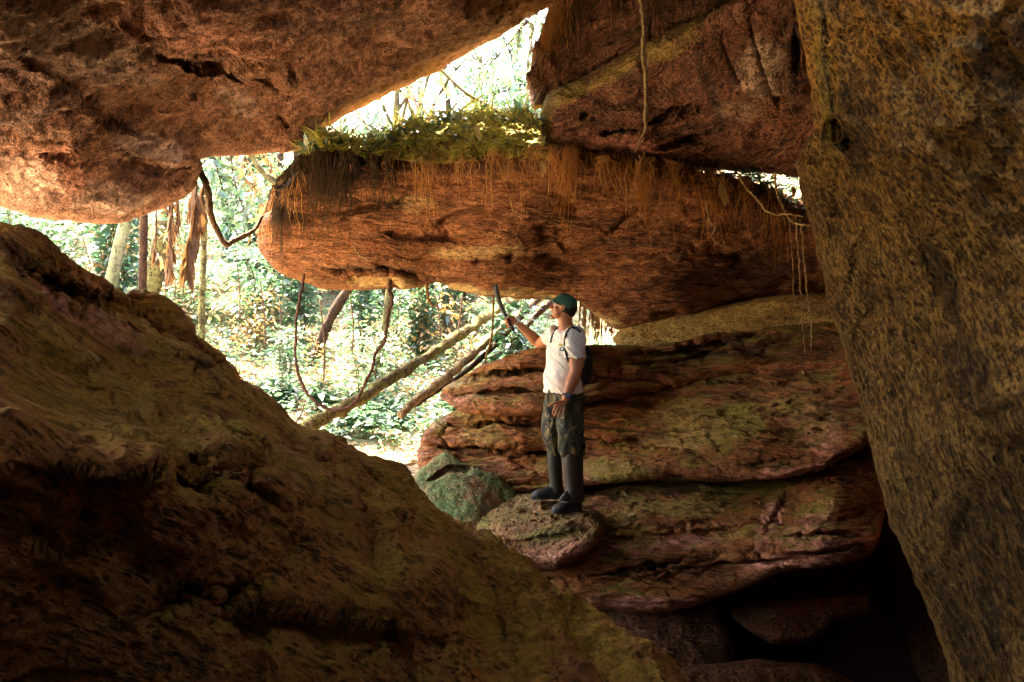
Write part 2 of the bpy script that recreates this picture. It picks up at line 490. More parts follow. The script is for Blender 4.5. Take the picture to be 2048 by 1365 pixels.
M_toe = rock_mat('mossy_toe_sandstone', (0.34, 0.17, 0.07), (0.025, 0.016, 0.010), (0.40, 0.27, 0.13), 0.9, pit=22, moss=(0.050, 0.090, 0.026), mossn=0.36, dark_amt=0.3, speck=0.3)
M_vault = rock_mat('low_bounce_sandstone', (0.10, 0.06, 0.035), (0.02, 0.012, 0.01), (0.13, 0.08, 0.05), 0.1, pit=12, dark_amt=0.5)  # very dark so the unseen vault bounces little light into view

# ------------------------------------------------------------------ rocks
def mk_disp(big=0.06, bigs=1.1, med=0.03, meds=4.5, fine=0.010, fines=16, strata=0.0, strs=3.0, sn=(0.05, 0.1, 1.0),
            stretch=(1, 1, 1), pits=0.0, pitsc=9.0, seed=0, ridge=0.0, ridgs=2.2, rotx=0.0, flow=None, flows=.35, fac=0.0, facs=1.6, facst=(1, 1, 2.2), flute=0.0):
    st = np.array(stretch); sn = np.array(sn) / np.linalg.norm(sn)
    def f(p, n):
        q = p
        if rotx: q = np.stack([p[:, 0], p[:, 1] * cos(rotx) - p[:, 2] * sin(rotx), p[:, 1] * sin(rotx) + p[:, 2] * cos(rotx)], -1)
        if flow is not None:
            d_ = np.array(flow) / np.linalg.norm(flow); e1 = np.cross(d_, [0, 0, 1.0]); e1 /= np.linalg.norm(e1); e2 = np.cross(d_, e1)
            q = np.stack([q @ d_ * flows, q @ e1, q @ e2], -1)
            q = q + .12 * np.stack([vnoise(p * 1.1, seed + 501), vnoise(p * 1.1, seed + 502), vnoise(p * 1.1, seed + 503)], -1)
        q = q * st
        h = big * fbm(q * bigs, 3, seed) + med * fbm(q * meds, 4, seed + 31, 0.55) + fine * fbm(q * fines, 3, seed + 61, 0.6)
        if fac:
            wq = p * np.array(facst) + .35 * np.stack([fbm(p * 1.3, 2, seed + 201), fbm(p * 1.3, 2, seed + 202), fbm(p * 1.3, 2, seed + 203)], -1)
            f1, e1 = facets(wq * facs, seed + 3); f2, e2 = facets(wq * facs * 2.7, seed + 4)
            h = h + fac * f1 + fac * .45 * f2 - fac * .12 * np.exp(-(e1 / .05) ** 2) * smooth_step(vnoise(p * 2, seed + 5) + .5)
        if flute:
            a = fbm(p * np.array([.5, .5, .35]), 2, seed + 300) * .8
            fl = vnoise(np.stack([p[:, 0] * 4.2 + p[:, 1] * 1.5 + a * 3, p[:, 2] * .55 + a, p[:, 1] * .4], -1), seed + 301)
            fl2 = vnoise(np.stack([p[:, 0] * 9.5 + p[:, 1] * 3 + a * 5, p[:, 2] * .9 + a, p[:, 1] * .8], -1), seed + 302)
            g = smooth_step((p[:, 0] + 1.7) / 1.0)
            h = h + flute * g * ((1 - np.abs(fl) * 2.0) + .45 * (1 - np.abs(fl2) * 2))
        if ridge: h = h + ridge * ridged(q * ridgs, 4, seed + 90)
        if strata:
            s = (p @ sn) * strs + 0.9 * fbm(p * np.array([0.7, 0.7, 1.6]), 4, seed + 70)
            fr = s - np.floor(s); ii = np.floor(s)
            amp = _hash(ii.astype(np.int64), ii.astype(np.int64) * 0 + 3, ii.astype(np.int64) * 0, seed).astype(float) / 4294967295.0
            gate = smooth_step((fbm(p * np.array([0.8, 0.8, 2.0]), 2, seed + 77) + 0.35) / 0.7)
            h = h + strata * gate * (amp * (1 - np.minimum(fr, 1) ** 3) - 0.75 * np.exp(-(np.minimum(fr, 1 - fr) / 0.07) ** 2))
        if pits:
            warp = np.stack([vnoise(q * pitsc * .6, seed + 1), vnoise(q * pitsc * .6, seed + 2), vnoise(q * pitsc * .6, seed + 3)], -1) * 0.35
            w = worley(q * pitsc + warp, seed)
            g = smooth_step((fbm(q * 1.7, 3, seed + 41) + 0.4) / 0.8)
            h = h - pits * g * np.clip(1 - w / 0.5, 0, 1) ** 0.8
        return h
    return f

NU = 1.0
def q_(n): return max(12, int(n * NU))

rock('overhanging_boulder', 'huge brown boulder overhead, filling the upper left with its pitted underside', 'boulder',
     [(-1400, -1300), (-700, -1500), (500, -1560), (1500, -1500), (2100, -900)],
     [(-1400, 300), (-300, 395), (0, 415), (60, 432), (100, 438), (200, 449), (245, 447), (300, 425), (350, 405), (380, 380), (390, 345), (396, 318), (420, 313),
      (505, 310), (530, 306), (570, 308), (600, 300), (622, 280), (640, 264), (700, 227), (790, 182), (880, 142), (950, 98), (1000, 72), (1050, 38), (1110, 0), (1250, -100), (1500, -260), (2100, -560)],
     [(0, 415, 5.3), (240, 445, 5.9), (150, 380, 5.1), (390, 340, 6.3), (300, 330, 5.45), (340, 290, 5.7), (500, 310, 6.8), (640, 262, 6.95), (880, 140, 7.0), (1050, 35, 7.0),
      (0, 0, 3.0), (500, 0, 4.0), (900, 0, 5.4), (500, 150, 5.3), (0, 250, 4.2), (200, 290, 4.9), (700, 120, 6.0), (450, 240, 6.0), (0, -600, 1.9), (1000, -600, 3.3), (500, -1500, 1.15), (2000, -1500, 1.9), (-1200, 0, 2.6), (-1200, -1400, 1.2), (2000, -600, 3.6)],
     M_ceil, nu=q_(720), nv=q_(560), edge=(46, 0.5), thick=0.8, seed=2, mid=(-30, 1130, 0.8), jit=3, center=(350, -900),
     patches=[('pale', 300, 300, 70, 26, 5, .95), ('pale', 225, 395, 90, 28, 0, .75), ('pale', 60, 350, 90, 50, 20, .55), ('pink', 110, 340, 110, 50, 15, .6), ('pale', 470, 200, 60, 25, 30, .4), ('dark', 230, 140, 100, 20, 20, .5), ('dark', 720, 40, 140, 40, 0, .55), ('dark', 60, 200, 60, 60, 0, .45), ('pale', 120, 90, 200, 60, 20, .35), ('pink', 380, 60, 160, 50, 10, .5), ('dark', 660, 190, 40, 12, 30, .5)],  # pale patches: bleached rock, on the lobe also its reflected light painted in
     disp=mk_disp(0.10, 0.8, 0.05, 3.0, 0.016, 13, stretch=(1, 1.6, 1.6), pits=0.02, pitsc=8, fac=.04, facs=1.1, facst=(1,1.3,1.3), seed=3, ridge=0.03, ridgs=2.0),
     cracks=[([(290, 98), (330, 118), (400, 135), (450, 142), (500, 172)], 6, 0.12), ([(240, 40), (270, 55), (310, 70)], 8, 0.10),
             ([(550, 222), (568, 240), (580, 258)], 4, 0.07), ([(500, 150), (540, 165), (565, 180)], 7, 0.1),
             ([(600, 128), (586, 142), (590, 160)], 4, 0.06), ([(0, 290), (60, 310), (160, 330)], 9, 0.06)],
     ledges=[([(230, 318), (300, 326), (345, 325), (385, 314)], 60, 0.16, 1), ([(0, 100), (120, 160), (240, 250), (330, 290)], 80, 0.06, -1)])

rock('hanging_slab', 'long layered sandstone slab with grassy top, wedged over the jungle opening behind the man', 'boulder',
     [(515, 478), (520, 440), (535, 400), (560, 362), (600, 322), (640, 303), (700, 305), (760, 308), (850, 312), (1000, 306), (1100, 296), (1300, 325), (1500, 365), (1600, 400), (1760, 440)],
     [(515, 486), (525, 512), (545, 535), (575, 556), (620, 571), (640, 578), (700, 581), (790, 578), (850, 570), (872, 564), (885, 566), (905, 580), (960, 592), (1030, 598), (1100, 600), (1160, 603), (1200, 625), (1235, 655), (1300, 641), (1400, 622), (1500, 603), (1560, 594), (1760, 590)],
     [(700, 575, 8.1), (540, 480, 7.5), (620, 350, 6.95), (900, 330, 6.9), (1000, 450, 7.05), (900, 560, 8.0), (1000, 545, 7.6), (1100, 590, 8.1), (1250, 640, 8.1), (1500, 590, 7.8), (1700, 590, 7.6), (1300, 400, 6.8), (1500, 450, 6.8), (1300, 560, 7.45), (700, 450, 7.25), (750, 540, 7.65), (1700, 440, 6.6)],
     M_slab, nu=q_(760), nv=q_(230), edge=(40, 0.35), thick=1.5, seed=5, jit=3, center=(1100, 380),
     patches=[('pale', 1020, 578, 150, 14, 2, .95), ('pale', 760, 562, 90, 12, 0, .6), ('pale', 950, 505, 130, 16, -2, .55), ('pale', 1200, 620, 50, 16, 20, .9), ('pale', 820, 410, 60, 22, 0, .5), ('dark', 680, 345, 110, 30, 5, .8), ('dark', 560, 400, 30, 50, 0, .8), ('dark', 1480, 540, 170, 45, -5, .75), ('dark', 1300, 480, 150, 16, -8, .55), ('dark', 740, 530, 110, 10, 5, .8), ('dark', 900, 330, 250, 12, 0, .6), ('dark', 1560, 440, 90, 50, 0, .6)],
     disp=mk_disp(0.07, 1.0, 0.045, 3.2, 0.016, 12, strata=0.13, strs=2.3, sn=(0.12, 0.25, 1.0), stretch=(0.7, 1, 2.2), pits=0.012, fac=.055, facs=1.0, facst=(.6,1,3.0), pitsc=7, seed=11),
     cracks=[([(640, 522), (700, 538), (760, 528), (820, 545), (872, 552)], 9, 0.28), ([(600, 420), (700, 425), (780, 408), (830, 398)], 4, 0.10),
             ([(940, 520), (985, 520), (1040, 508)], 6, 0.2), ([(1030, 598), (1100, 560), (1200, 545)], 6, 0.06), ([(760, 470), (900, 480), (1010, 470)], 5, 0.08),
             ([(1235, 650), (1320, 634), (1420, 612), (1560, 590)], 8, 0.15), ([(1210, 470), (1260, 430), (1330, 410)], 7, 0.06), ([(1340, 500), (1420, 495), (1500, 520)], 9, 0.1)],
     ledges=[([(640, 545), (720, 548), (800, 540), (880, 556), (1000, 560)], 40, 0.10, 1), ([(900, 500), (1100, 510), (1300, 520), (1500, 500), (1640, 520)], 50, 0.12, 1)])

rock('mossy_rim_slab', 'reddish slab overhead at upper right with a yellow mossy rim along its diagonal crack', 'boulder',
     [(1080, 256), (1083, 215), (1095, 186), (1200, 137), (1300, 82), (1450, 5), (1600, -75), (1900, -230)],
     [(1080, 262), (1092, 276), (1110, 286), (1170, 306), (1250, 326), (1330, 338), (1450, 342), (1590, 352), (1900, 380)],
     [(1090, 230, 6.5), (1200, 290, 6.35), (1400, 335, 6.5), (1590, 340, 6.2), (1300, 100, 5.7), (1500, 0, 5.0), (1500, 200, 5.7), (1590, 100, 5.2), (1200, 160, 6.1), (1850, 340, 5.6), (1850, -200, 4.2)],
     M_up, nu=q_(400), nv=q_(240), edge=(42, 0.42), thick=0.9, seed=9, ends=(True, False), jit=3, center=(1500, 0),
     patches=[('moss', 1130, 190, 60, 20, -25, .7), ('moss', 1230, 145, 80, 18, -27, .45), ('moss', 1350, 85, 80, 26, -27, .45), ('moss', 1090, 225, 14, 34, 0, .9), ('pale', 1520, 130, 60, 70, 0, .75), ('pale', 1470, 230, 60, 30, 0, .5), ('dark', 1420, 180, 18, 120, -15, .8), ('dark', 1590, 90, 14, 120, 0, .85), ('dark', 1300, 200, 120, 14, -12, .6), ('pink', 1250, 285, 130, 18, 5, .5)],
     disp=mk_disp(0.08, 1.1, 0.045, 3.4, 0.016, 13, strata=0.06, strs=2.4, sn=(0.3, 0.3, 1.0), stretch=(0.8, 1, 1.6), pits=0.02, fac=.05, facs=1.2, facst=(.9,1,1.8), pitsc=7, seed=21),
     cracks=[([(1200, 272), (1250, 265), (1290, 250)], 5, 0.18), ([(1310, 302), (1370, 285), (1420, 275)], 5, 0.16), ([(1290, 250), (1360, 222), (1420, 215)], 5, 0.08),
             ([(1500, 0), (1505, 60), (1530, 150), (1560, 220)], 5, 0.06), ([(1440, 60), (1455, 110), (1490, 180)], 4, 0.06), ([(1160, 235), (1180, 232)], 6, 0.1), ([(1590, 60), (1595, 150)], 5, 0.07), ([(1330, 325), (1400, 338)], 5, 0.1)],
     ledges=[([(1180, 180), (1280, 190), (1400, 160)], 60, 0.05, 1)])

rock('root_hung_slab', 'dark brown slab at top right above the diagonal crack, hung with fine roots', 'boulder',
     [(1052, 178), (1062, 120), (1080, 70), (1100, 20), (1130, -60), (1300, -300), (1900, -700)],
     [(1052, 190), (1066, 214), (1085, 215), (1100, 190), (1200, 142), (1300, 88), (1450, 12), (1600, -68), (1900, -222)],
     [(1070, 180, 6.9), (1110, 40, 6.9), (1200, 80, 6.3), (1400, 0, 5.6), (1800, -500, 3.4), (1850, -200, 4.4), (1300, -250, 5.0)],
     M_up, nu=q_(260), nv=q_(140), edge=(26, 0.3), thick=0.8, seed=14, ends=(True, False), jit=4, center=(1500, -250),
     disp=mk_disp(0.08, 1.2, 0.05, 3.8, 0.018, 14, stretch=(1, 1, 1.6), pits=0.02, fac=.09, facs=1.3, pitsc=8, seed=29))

rock('leaning_wall', 'tall dark pitted rock wall leaning in along the right edge, out of focus up close', 'rock wall',
     [(-1300, 1380), (-300, 1540), (0, 1590), (100, 1606), (200, 1622), (260, 1624), (300, 1602), (330, 1590), (380, 1598), (450, 1620), (520, 1635), (620, 1660), (700, 1688), (780, 1712), (880, 1737), (960, 1757), (1050, 1780), (1120, 1815), (1200, 1850), (1280, 1880), (1365, 1905), (1800, 2060), (2600, 2300)],
     [(-1300, 4400), (0, 4600), (1365, 4600), (2600, 4400)],
     [(1600, 0, 3.5), (1620, 450, 3.7), (1740, 880, 3.4), (1900, 1365, 2.9), (1400, -1000, 3.2), (2200, 2400, 1.7), (1800, 300, 2.85), (1900, 900, 2.65), (2048, 680, 2.4), (2048, 0, 2.35), (2048, 1365, 2.35), (2500, 680, 1.9), (3400, 680, 1.1), (4500, 680, 0.6), (4400, -1200, 0.55), (4400, 2400, 0.55)],
     M_wall, vpow=1.9, nu=q_(640), nv=q_(420), edge=(34, 0.22), thick=1.6, axis='y', seed=17, mid=(-30, 1400, 0.86), jit=4, center=(2600, 700), ends=(False, False),
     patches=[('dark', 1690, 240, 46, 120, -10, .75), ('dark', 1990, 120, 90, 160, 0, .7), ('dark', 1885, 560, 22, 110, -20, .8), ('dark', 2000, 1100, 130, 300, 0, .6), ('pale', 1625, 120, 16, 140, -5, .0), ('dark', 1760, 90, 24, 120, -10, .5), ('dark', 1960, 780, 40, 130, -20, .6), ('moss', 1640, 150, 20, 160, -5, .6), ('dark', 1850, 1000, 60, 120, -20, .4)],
     disp=mk_disp(0.05, 1.2, 0.035, 4.0, 0.014, 14, stretch=(1.4, 1.4, 0.6), rotx=R_(39), pits=0.06, fac=.06, facs=1.1, facst=(1,1,.7), pitsc=7, seed=37),
     cracks=[([(250, 1650), (262, 1660), (300, 1700)][0:0] or [(1650, 252), (1680, 270), (1700, 300)], 12, 0.06), ([(1655, 20), (1650, 120), (1660, 230)], 7, 0.03), ([(1840, 480), (1870, 560), (1880, 620)], 8, 0.03)])

rock('foreground_boulder', 'broad moss-stained boulder sloping down across the lower left in the foreground', 'boulder',
     [(-2600, 250), (-700, 350), (-200, 425), (0, 447), (50, 462), (100, 492), (160, 535), (200, 557), (270, 607), (330, 652), (400, 712), (470, 767), (540, 817), (570, 835), (600, 850), (640, 868), (700, 905), (780, 950), (830, 985), (860, 1012), (940, 1066), (1000, 1115), (1100, 1180), (1180, 1225), (1260, 1290), (1350, 1365), (1500, 1500), (1900, 1900)],
     [(-2600, 2600), (0, 3000), (1900, 2500)],
     [(0, 447, 3.9), (260, 600, 4.5), (600, 850, 4.8), (860, 1005, 4.7), (1000, 1110, 4.5), (1350, 1365, 3.7), (0, 600, 3.1), (0, 750, 2.6), (0, 920, 2.1), (0, 1010, 2.3), (250, 950, 2.4), (250, 1030, 2.6), (500, 975, 2.8), (490, 1060, 3.0), (0, 1200, 2.4), (0, 1365, 2.5), (250, 1365, 2.75), (500, 1200, 2.95), (500, 1365, 2.95), (720, 1365, 3.2),
      (400, 850, 3.35), (850, 1120, 3.7), (850, 1365, 3.3), (1100, 1300, 3.8), (1150, 1365, 3.5), (300, 750, 3.8), (0, 2400, 2.4), (1000, 2400, 2.1), (1700, 2000, 2.4), (-2400, 1000, 0.75), (-2400, 2400, 0.6), (-1000, 1000, 1.2), (-1000, 400, 2.0), (640, 960, 3.9)],
     M_left, nu=q_(820), nv=q_(520), edge=(60, 0.5), thick=1.0, seed=23, mid=(-40, 1370, 0.86), jit=4, center=(300, 1700), ends=(False, True),
     disp=mk_disp(0.09, 1.0, 0.05, 2.6, 0.018, 11, stretch=(1, 1.1, 1.1), flow=SLOPE, flows=.3, pits=0.02, fac=.06, facs=1.3, facst=(1,1,1.3), flute=.045, pitsc=6, seed=43, ridge=0.06, ridgs=1.7),
     patches=[('moss', 200, 800, 300, 110, 30, .7), ('moss', 1180, 1290, 160, 40, 42, .9), ('pale', 330, 700, 220, 10, 32, .8), ('pale', 480, 810, 200, 9, 35, .7), ('pink', 160, 640, 160, 24, 30, .8), ('moss', 820, 1030, 180, 22, 36, .9), ('pale', 560, 930, 160, 40, 40, .35), ('dark', 60, 560, 120, 50, 30, .5)],
     cracks=[([(400, 700), (412, 740), (440, 765)][0:0] or [(395, 745), (430, 752), (445, 770)], 16, 0.25), ([(300, 930), (420, 935), (495, 945), (500, 1010)], 12, 0.13), ([(490, 925), (500, 960), (498, 1000)], 8, 0.16),
             ([(60, 1030), (75, 1070), (80, 1100)], 22, 0.12), ([(160, 980), (180, 1040)], 14, 0.10), ([(420, 1240), (470, 1180), (560, 1120), (600, 1060)], 22, 0.15), ([(250, 1280), (330, 1200), (420, 1160)], 22, 0.12),
             ([(600, 900), (680, 1000), (740, 1100), (760, 1230)], 10, 0.08), ([(680, 930), (770, 1020), (830, 1130), (840, 1280)], 8, 0.07), ([(560, 870), (620, 960), (640, 1050)], 8, 0.06), ([(760, 1240), (850, 1270), (900, 1310)], 12, 0.1), ([(0, 520), (90, 560), (200, 610), (300, 655), (340, 680)], 26, 0.3), ([(380, 720), (450, 770), (520, 815)], 14, 0.2), ([(860, 1050), (950, 1150), (1000, 1250), (1020, 1365)], 10, 0.08)],
     ledges=[([(0, 447 + o), (100, 492 + o), (200, 557 + o * .95), (330, 652 + o * .9), (470, 767 + o * .8), (600, 850 + o * .7)], 22 + o * .08, dp, -1) for o, dp in ((38, .10), (78, .14), (190, .10), (262, .12), (330, .08))] + [([(0, 560), (120, 620), (240, 672), (345, 700), (500, 800)], 46, 0.16, -1), ([(200, 620), (320, 690), (420, 760), (560, 850)], 30, 0.1, -1), ([(0, 920), (200, 945), (400, 950), (530, 975), (600, 1040)], 120, 0.16, 1),
             ([(400, 1250), (560, 1200), (760, 1240), (900, 1300)], 90, 0.16, 1)])

rock('ridge_rock', 'dark angular rock capping the left ridge below the pale tree trunk', 'boulder',
     [(235, 600), (262, 582), (290, 576), (330, 590), (365, 618), (388, 645), (392, 668), (420, 690), (450, 712), (472, 735), (482, 758), (520, 775), (545, 795), (566, 825), (600, 850)],
     [(235, 620), (300, 700), (400, 800), (520, 860), (600, 870)],
     [(290, 600, 5.0), (380, 660, 5.0), (470, 750, 5.0), (560, 830, 5.0), (300, 680, 4.75), (450, 800, 4.75)],
     M_left, nu=q_(160), nv=q_(60), edge=(16, 0.14), thick=0.9, seed=31, jit=5,
     disp=mk_disp(0.03, 2.0, 0.03, 6, 0.012, 18, pits=0.03, pitsc=9, fac=.05, facs=2.2, seed=51))

rock('tan_band_rock', 'pale tan rock band lying in the crack between slab and ledge, right of the man', 'boulder',
     [(1226, 676), (1240, 660), (1300, 640), (1400, 620), (1500, 600), (1560, 590), (1800, 580)],
     [(1226, 684), (1245, 698), (1300, 704), (1400, 692), (1500, 672), (1600, 655), (1800, 650)],
     [(1230, 680, 8.0), (1300, 650, 7.9), (1500, 620, 7.65), (1750, 600, 7.3), (1500, 660, 7.55), (1300, 695, 7.8)],
     M_tan, nu=q_(220), nv=q_(60), edge=(18, 0.15), thick=1.6, seed=41, ends=(True, False), jit=2,
     disp=mk_disp(0.04, 1.5, 0.02, 5, 0.008, 16, seed=61))

rock('upper_ledge', 'layered dark orange ledge with a blunt nose pointing left behind the man', 'boulder',
     [(880, 792), (884, 778), (905, 764), (950, 738), (1000, 718), (1050, 705), (1100, 698), (1180, 690), (1240, 688), (1300, 694), (1360, 684), (1420, 664), (1500, 656), (1620, 645), (1850, 640)],
     [(880, 798), (895, 806), (930, 830), (1000, 836), (1100, 826), (1200, 800), (1300, 784), (1400, 768), (1500, 752), (1600, 742), (1850, 740)],
     [(900, 780, 7.3), (1000, 730, 7.25), (1100, 800, 6.65), (1000, 820, 6.75), (1250, 700, 7.5), (1300, 760, 7.05), (1600, 680, 7.2), (1600, 730, 6.9), (1800, 700, 6.4), (1150, 710, 7.2), (1450, 720, 7.2)],
     M_ledge, nu=q_(520), nv=q_(120), edge=(18, 0.18), thick=1.8, seed=47, ends=(True, False), jit=3, center=(1350, 760),
     patches=[('dark', 1450, 710, 240, 34, -7, .8), ('dark', 1200, 715, 90, 8, 0, .6), ('pink', 930, 800, 40, 10, 5, .7), ('dark', 1600, 690, 140, 40, -5, .6), ('pale', 950, 755, 70, 12, -15, .35)],  # dark patches: black lichen plus the shade under the slab, painted in
     disp=mk_disp(0.05, 1.3, 0.03, 3.6, 0.018, 13, strata=0.2, strs=4.6, sn=(0.08, 0.1, 1.0), stretch=(0.5, 1, 3.0), fac=.05, facs=1.3, facst=(.6,1,3.6), seed=71),
     cracks=[([(900, 760), (990, 742), (1080, 745), (1200, 735), (1300, 740)], 4, 0.12), ([(905, 798), (1000, 782), (1090, 790)], 5, 0.14), ([(1180, 760), (1280, 740), (1400, 715), (1560, 700)], 7, 0.2), ([(1250, 712), (1320, 712), (1420, 690), (1560, 672)], 7, 0.2)])

rock('litter_strewn_ledge', 'big sloping ledge right of the man, moss green and strewn with dead leaves', 'boulder',
     [(838, 925), (845, 880), (852, 862), (868, 846), (905, 824), (960, 806), (1100, 796), (1200, 776), (1300, 760), (1400, 748), (1500, 732), (1600, 722), (1880, 715)],
     [(838, 932), (870, 955), (900, 985), (1000, 1002), (1160, 978), (1250, 962), (1350, 955), (1450, 962), (1500, 960), (1580, 955), (1650, 935), (1700, 910), (1735, 885), (1800, 860), (1880, 840)],
     [(860, 870, 6.95), (1000, 900, 6.65), (1100, 950, 6.6), (1000, 980, 6.55), (1200, 800, 7.0), (1300, 780, 7.1), (1500, 745, 7.0), (1650, 730, 6.5), (1300, 950, 6.1), (1500, 945, 5.65), (1700, 900, 5.1), (1500, 850, 6.1), (1650, 800, 5.8), (1250, 880, 6.5), (1850, 750, 5.2), (1850, 830, 4.9), (900, 940, 6.8)],
     M_ledge, nu=q_(640), nv=q_(190), edge=(20, 0.22), thick=1.5, seed=53, ends=(True, False), jit=3, center=(1400, 900),
     patches=[('moss', 1480, 850, 90, 50, -10, .75), ('pale', 1620, 830, 90, 40, 10, .5), ('moss', 1330, 830, 90, 50, 0, .45), ('pale', 960, 860, 50, 34, 0, .5), ('pale', 1080, 870, 30, 20, 0, .3), ('pink', 1650, 870, 50, 60, 20, .9), ('pink', 1580, 940, 90, 12, -8, .9), ('moss', 1240, 940, 90, 24, 0, .6), ('pale', 1360, 880, 90, 30, 0, .5), ('dark', 1330, 775, 180, 12, -5, .7), ('moss', 880, 850, 14, 30, 0, .6)],  # pale and pink toward the right paint in light on the ledge
     disp=mk_disp(0.06, 1.2, 0.03, 3.6, 0.018, 13, strata=0.10, strs=3.2, sn=(0.1, 0.3, 1.0), stretch=(0.6, 1, 2.0), pits=0.015, fac=.055, facs=1.2, facst=(.8,1,2.6), pitsc=8, seed=83),
     cracks=[([(880, 892), (980, 898), (1100, 903), (1160, 905)], 4, 0.14), ([(1150, 880), (1250, 885), (1330, 900), (1380, 905)], 5, 0.1), ([(1010, 915), (1060, 940), (1090, 960)], 3, 0.06), ([(900, 845), (880, 880), (905, 892)], 5, 0.08), ([(950, 850), (1000, 845), (1090, 850)], 5, 0.08), ([(1480, 935), (1550, 920), (1640, 915)], 6, 0.1)],
     ledges=[([(860, 890), (1000, 897), (1160, 904)], 40, 0.07, 1)])

rock('pink_lipped_ledge', 'lower ledge under the dark crack, with a pinkish overhanging right lip', 'boulder',
     [(990, 1040), (1010, 1012), (1160, 985), (1250, 968), (1350, 962), (1450, 966), (1600, 950), (1680, 920), (1740, 885), (1765, 910), (1774, 980)],
     [(990, 1110), (1040, 1150), (1100, 1185), (1180, 1222), (1250, 1229), (1320, 1229), (1400, 1212), (1450, 1190), (1500, 1170), (1560, 1145), (1650, 1136), (1700, 1126), (1740, 1110), (1762, 1075), (1774, 1000)],
     [(1200, 985, 6.5), (1500, 972, 6.1), (1200, 1060, 5.9), (1300, 1150, 5.4), (1300, 1220, 5.55), (1500, 1050, 5.35), (1650, 1000, 5.05), (1740, 1050, 5.05), (1740, 900, 5.6), (1500, 1160, 5.35), (1100, 1160, 5.7), (1620, 940, 5.8), (1400, 1000, 5.9), (1000, 1080, 6.1)],
     M_ledge, nu=q_(520), nv=q_(170), edge=(24, 0.26), thick=1.6, seed=59, jit=3, center=(1450, 1020),
     patches=[('pink', 1650, 1060, 110, 60, 0, .85), ('pink', 1540, 1040, 26, 60, 15, .95), ('pink', 1330, 1090, 130, 20, -5, .6), ('pink', 1280, 1210, 160, 16, 0, .9), ('pink', 1600, 1120, 130, 16, -5, .9), ('moss', 1370, 1015, 110, 24, 0, .65), ('moss', 1220, 1035, 60, 20, 0, .5), ('pale', 1640, 1010, 60, 24, 0, .5), ('dark', 1440, 975, 200, 10, 0, .7)],  # pink on the right lip is painted bright for the light falling there
     disp=mk_disp(0.06, 1.3, 0.03, 3.6, 0.018, 13, strata=0.12, strs=3.2, sn=(-0.1, 0.2, 1.0), stretch=(0.6, 1, 2.0), pits=0.02, fac=.055, facs=1.3, facst=(.8,1,2.6), pitsc=7, seed=97),
     cracks=[([(1160, 1155), (1260, 1145), (1330, 1125), (1420, 1115), (1520, 1098), (1600, 1095)], 5, 0.16), ([(1575, 975), (1560, 1010), (1535, 1060), (1530, 1095)], 4, 0.06), ([(1570, 1075), (1650, 1068), (1720, 1072)], 4, 0.1), ([(1310, 1060), (1380, 1050), (1420, 1040)], 6, 0.08)],
     ledges=[([(1180, 1075), (1300, 1070), (1420, 1060), (1500, 1060)], 40, 0.10, 1), ([(1160, 1160), (1300, 1150), (1420, 1130), (1540, 1105)], 40, 0.10, 1)])

rock('standing_boulder', 'small rounded boulder the man stands on, mossy along its left side', 'boulder',
     [(943, 1046), (950, 1022), (975, 1002), (1020, 986), (1070, 988), (1110, 1000), (1160, 1008), (1195, 1022), (1212, 1046)],
     [(943, 1058), (962, 1100), (1000, 1128), (1060, 1146), (1110, 1142), (1162, 1118), (1200, 1082), (1212, 1054)],
     [(1020, 992, 6.35), (1140, 1024, 5.85), (1085, 1000, 6.1), (1000, 1050, 5.65), (1100, 1070, 5.35), (1080, 1130, 5.45), (950, 1050, 5.8), (1200, 1050, 5.6), (1180, 1020, 5.9)],
     M_foot, nu=q_(240), nv=q_(130), edge=(30, 0.26), thick=1.0, seed=67, jit=2,
     patches=[('moss', 960, 1045, 22, 40, 10, .9), ('moss', 1100, 1070, 80, 14, -8, .7), ('pale', 1030, 1005, 60, 20, -5, .4), ('pink', 1100, 1108, 110, 26, -8, .55), ('dark', 1060, 1120, 110, 20, -4, .6)],
     disp=mk_disp(0.02, 2.0, 0.02, 5, 0.012, 16, pits=0.010, pitsc=13, seed=101),
     ledges=[([(955, 1072), (1040, 1082), (1120, 1070), (1200, 1045)], 60, 0.035, 1)])

rock('green_toe_rock', 'low rock with bright green moss at the foot of the ledge where daylight comes in', 'boulder',
     [(820, 965), (840, 940), (866, 915), (890, 903), (920, 920), (960, 935), (1000, 955), (1040, 990)],
     [(820, 1010), (860, 1040), (950, 1120), (1040, 1150)],
     [(840, 950, 6.4), (890, 915, 6.6), (950, 990, 6.1), (1000, 1040, 5.95), (900, 1030, 5.9), (1020, 980, 6.4)],
     M_toe, nu=q_(160), nv=q_(90), edge=(16, 0.12), thick=0.9, seed=71, jit=4,
     disp=mk_disp(0.04, 1.8, 0.02, 4, 0.010, 16, pits=0.008, pitsc=9, seed=111),
     cracks=[([(850, 965), (900, 940), (950, 935)], 5, 0.12)])

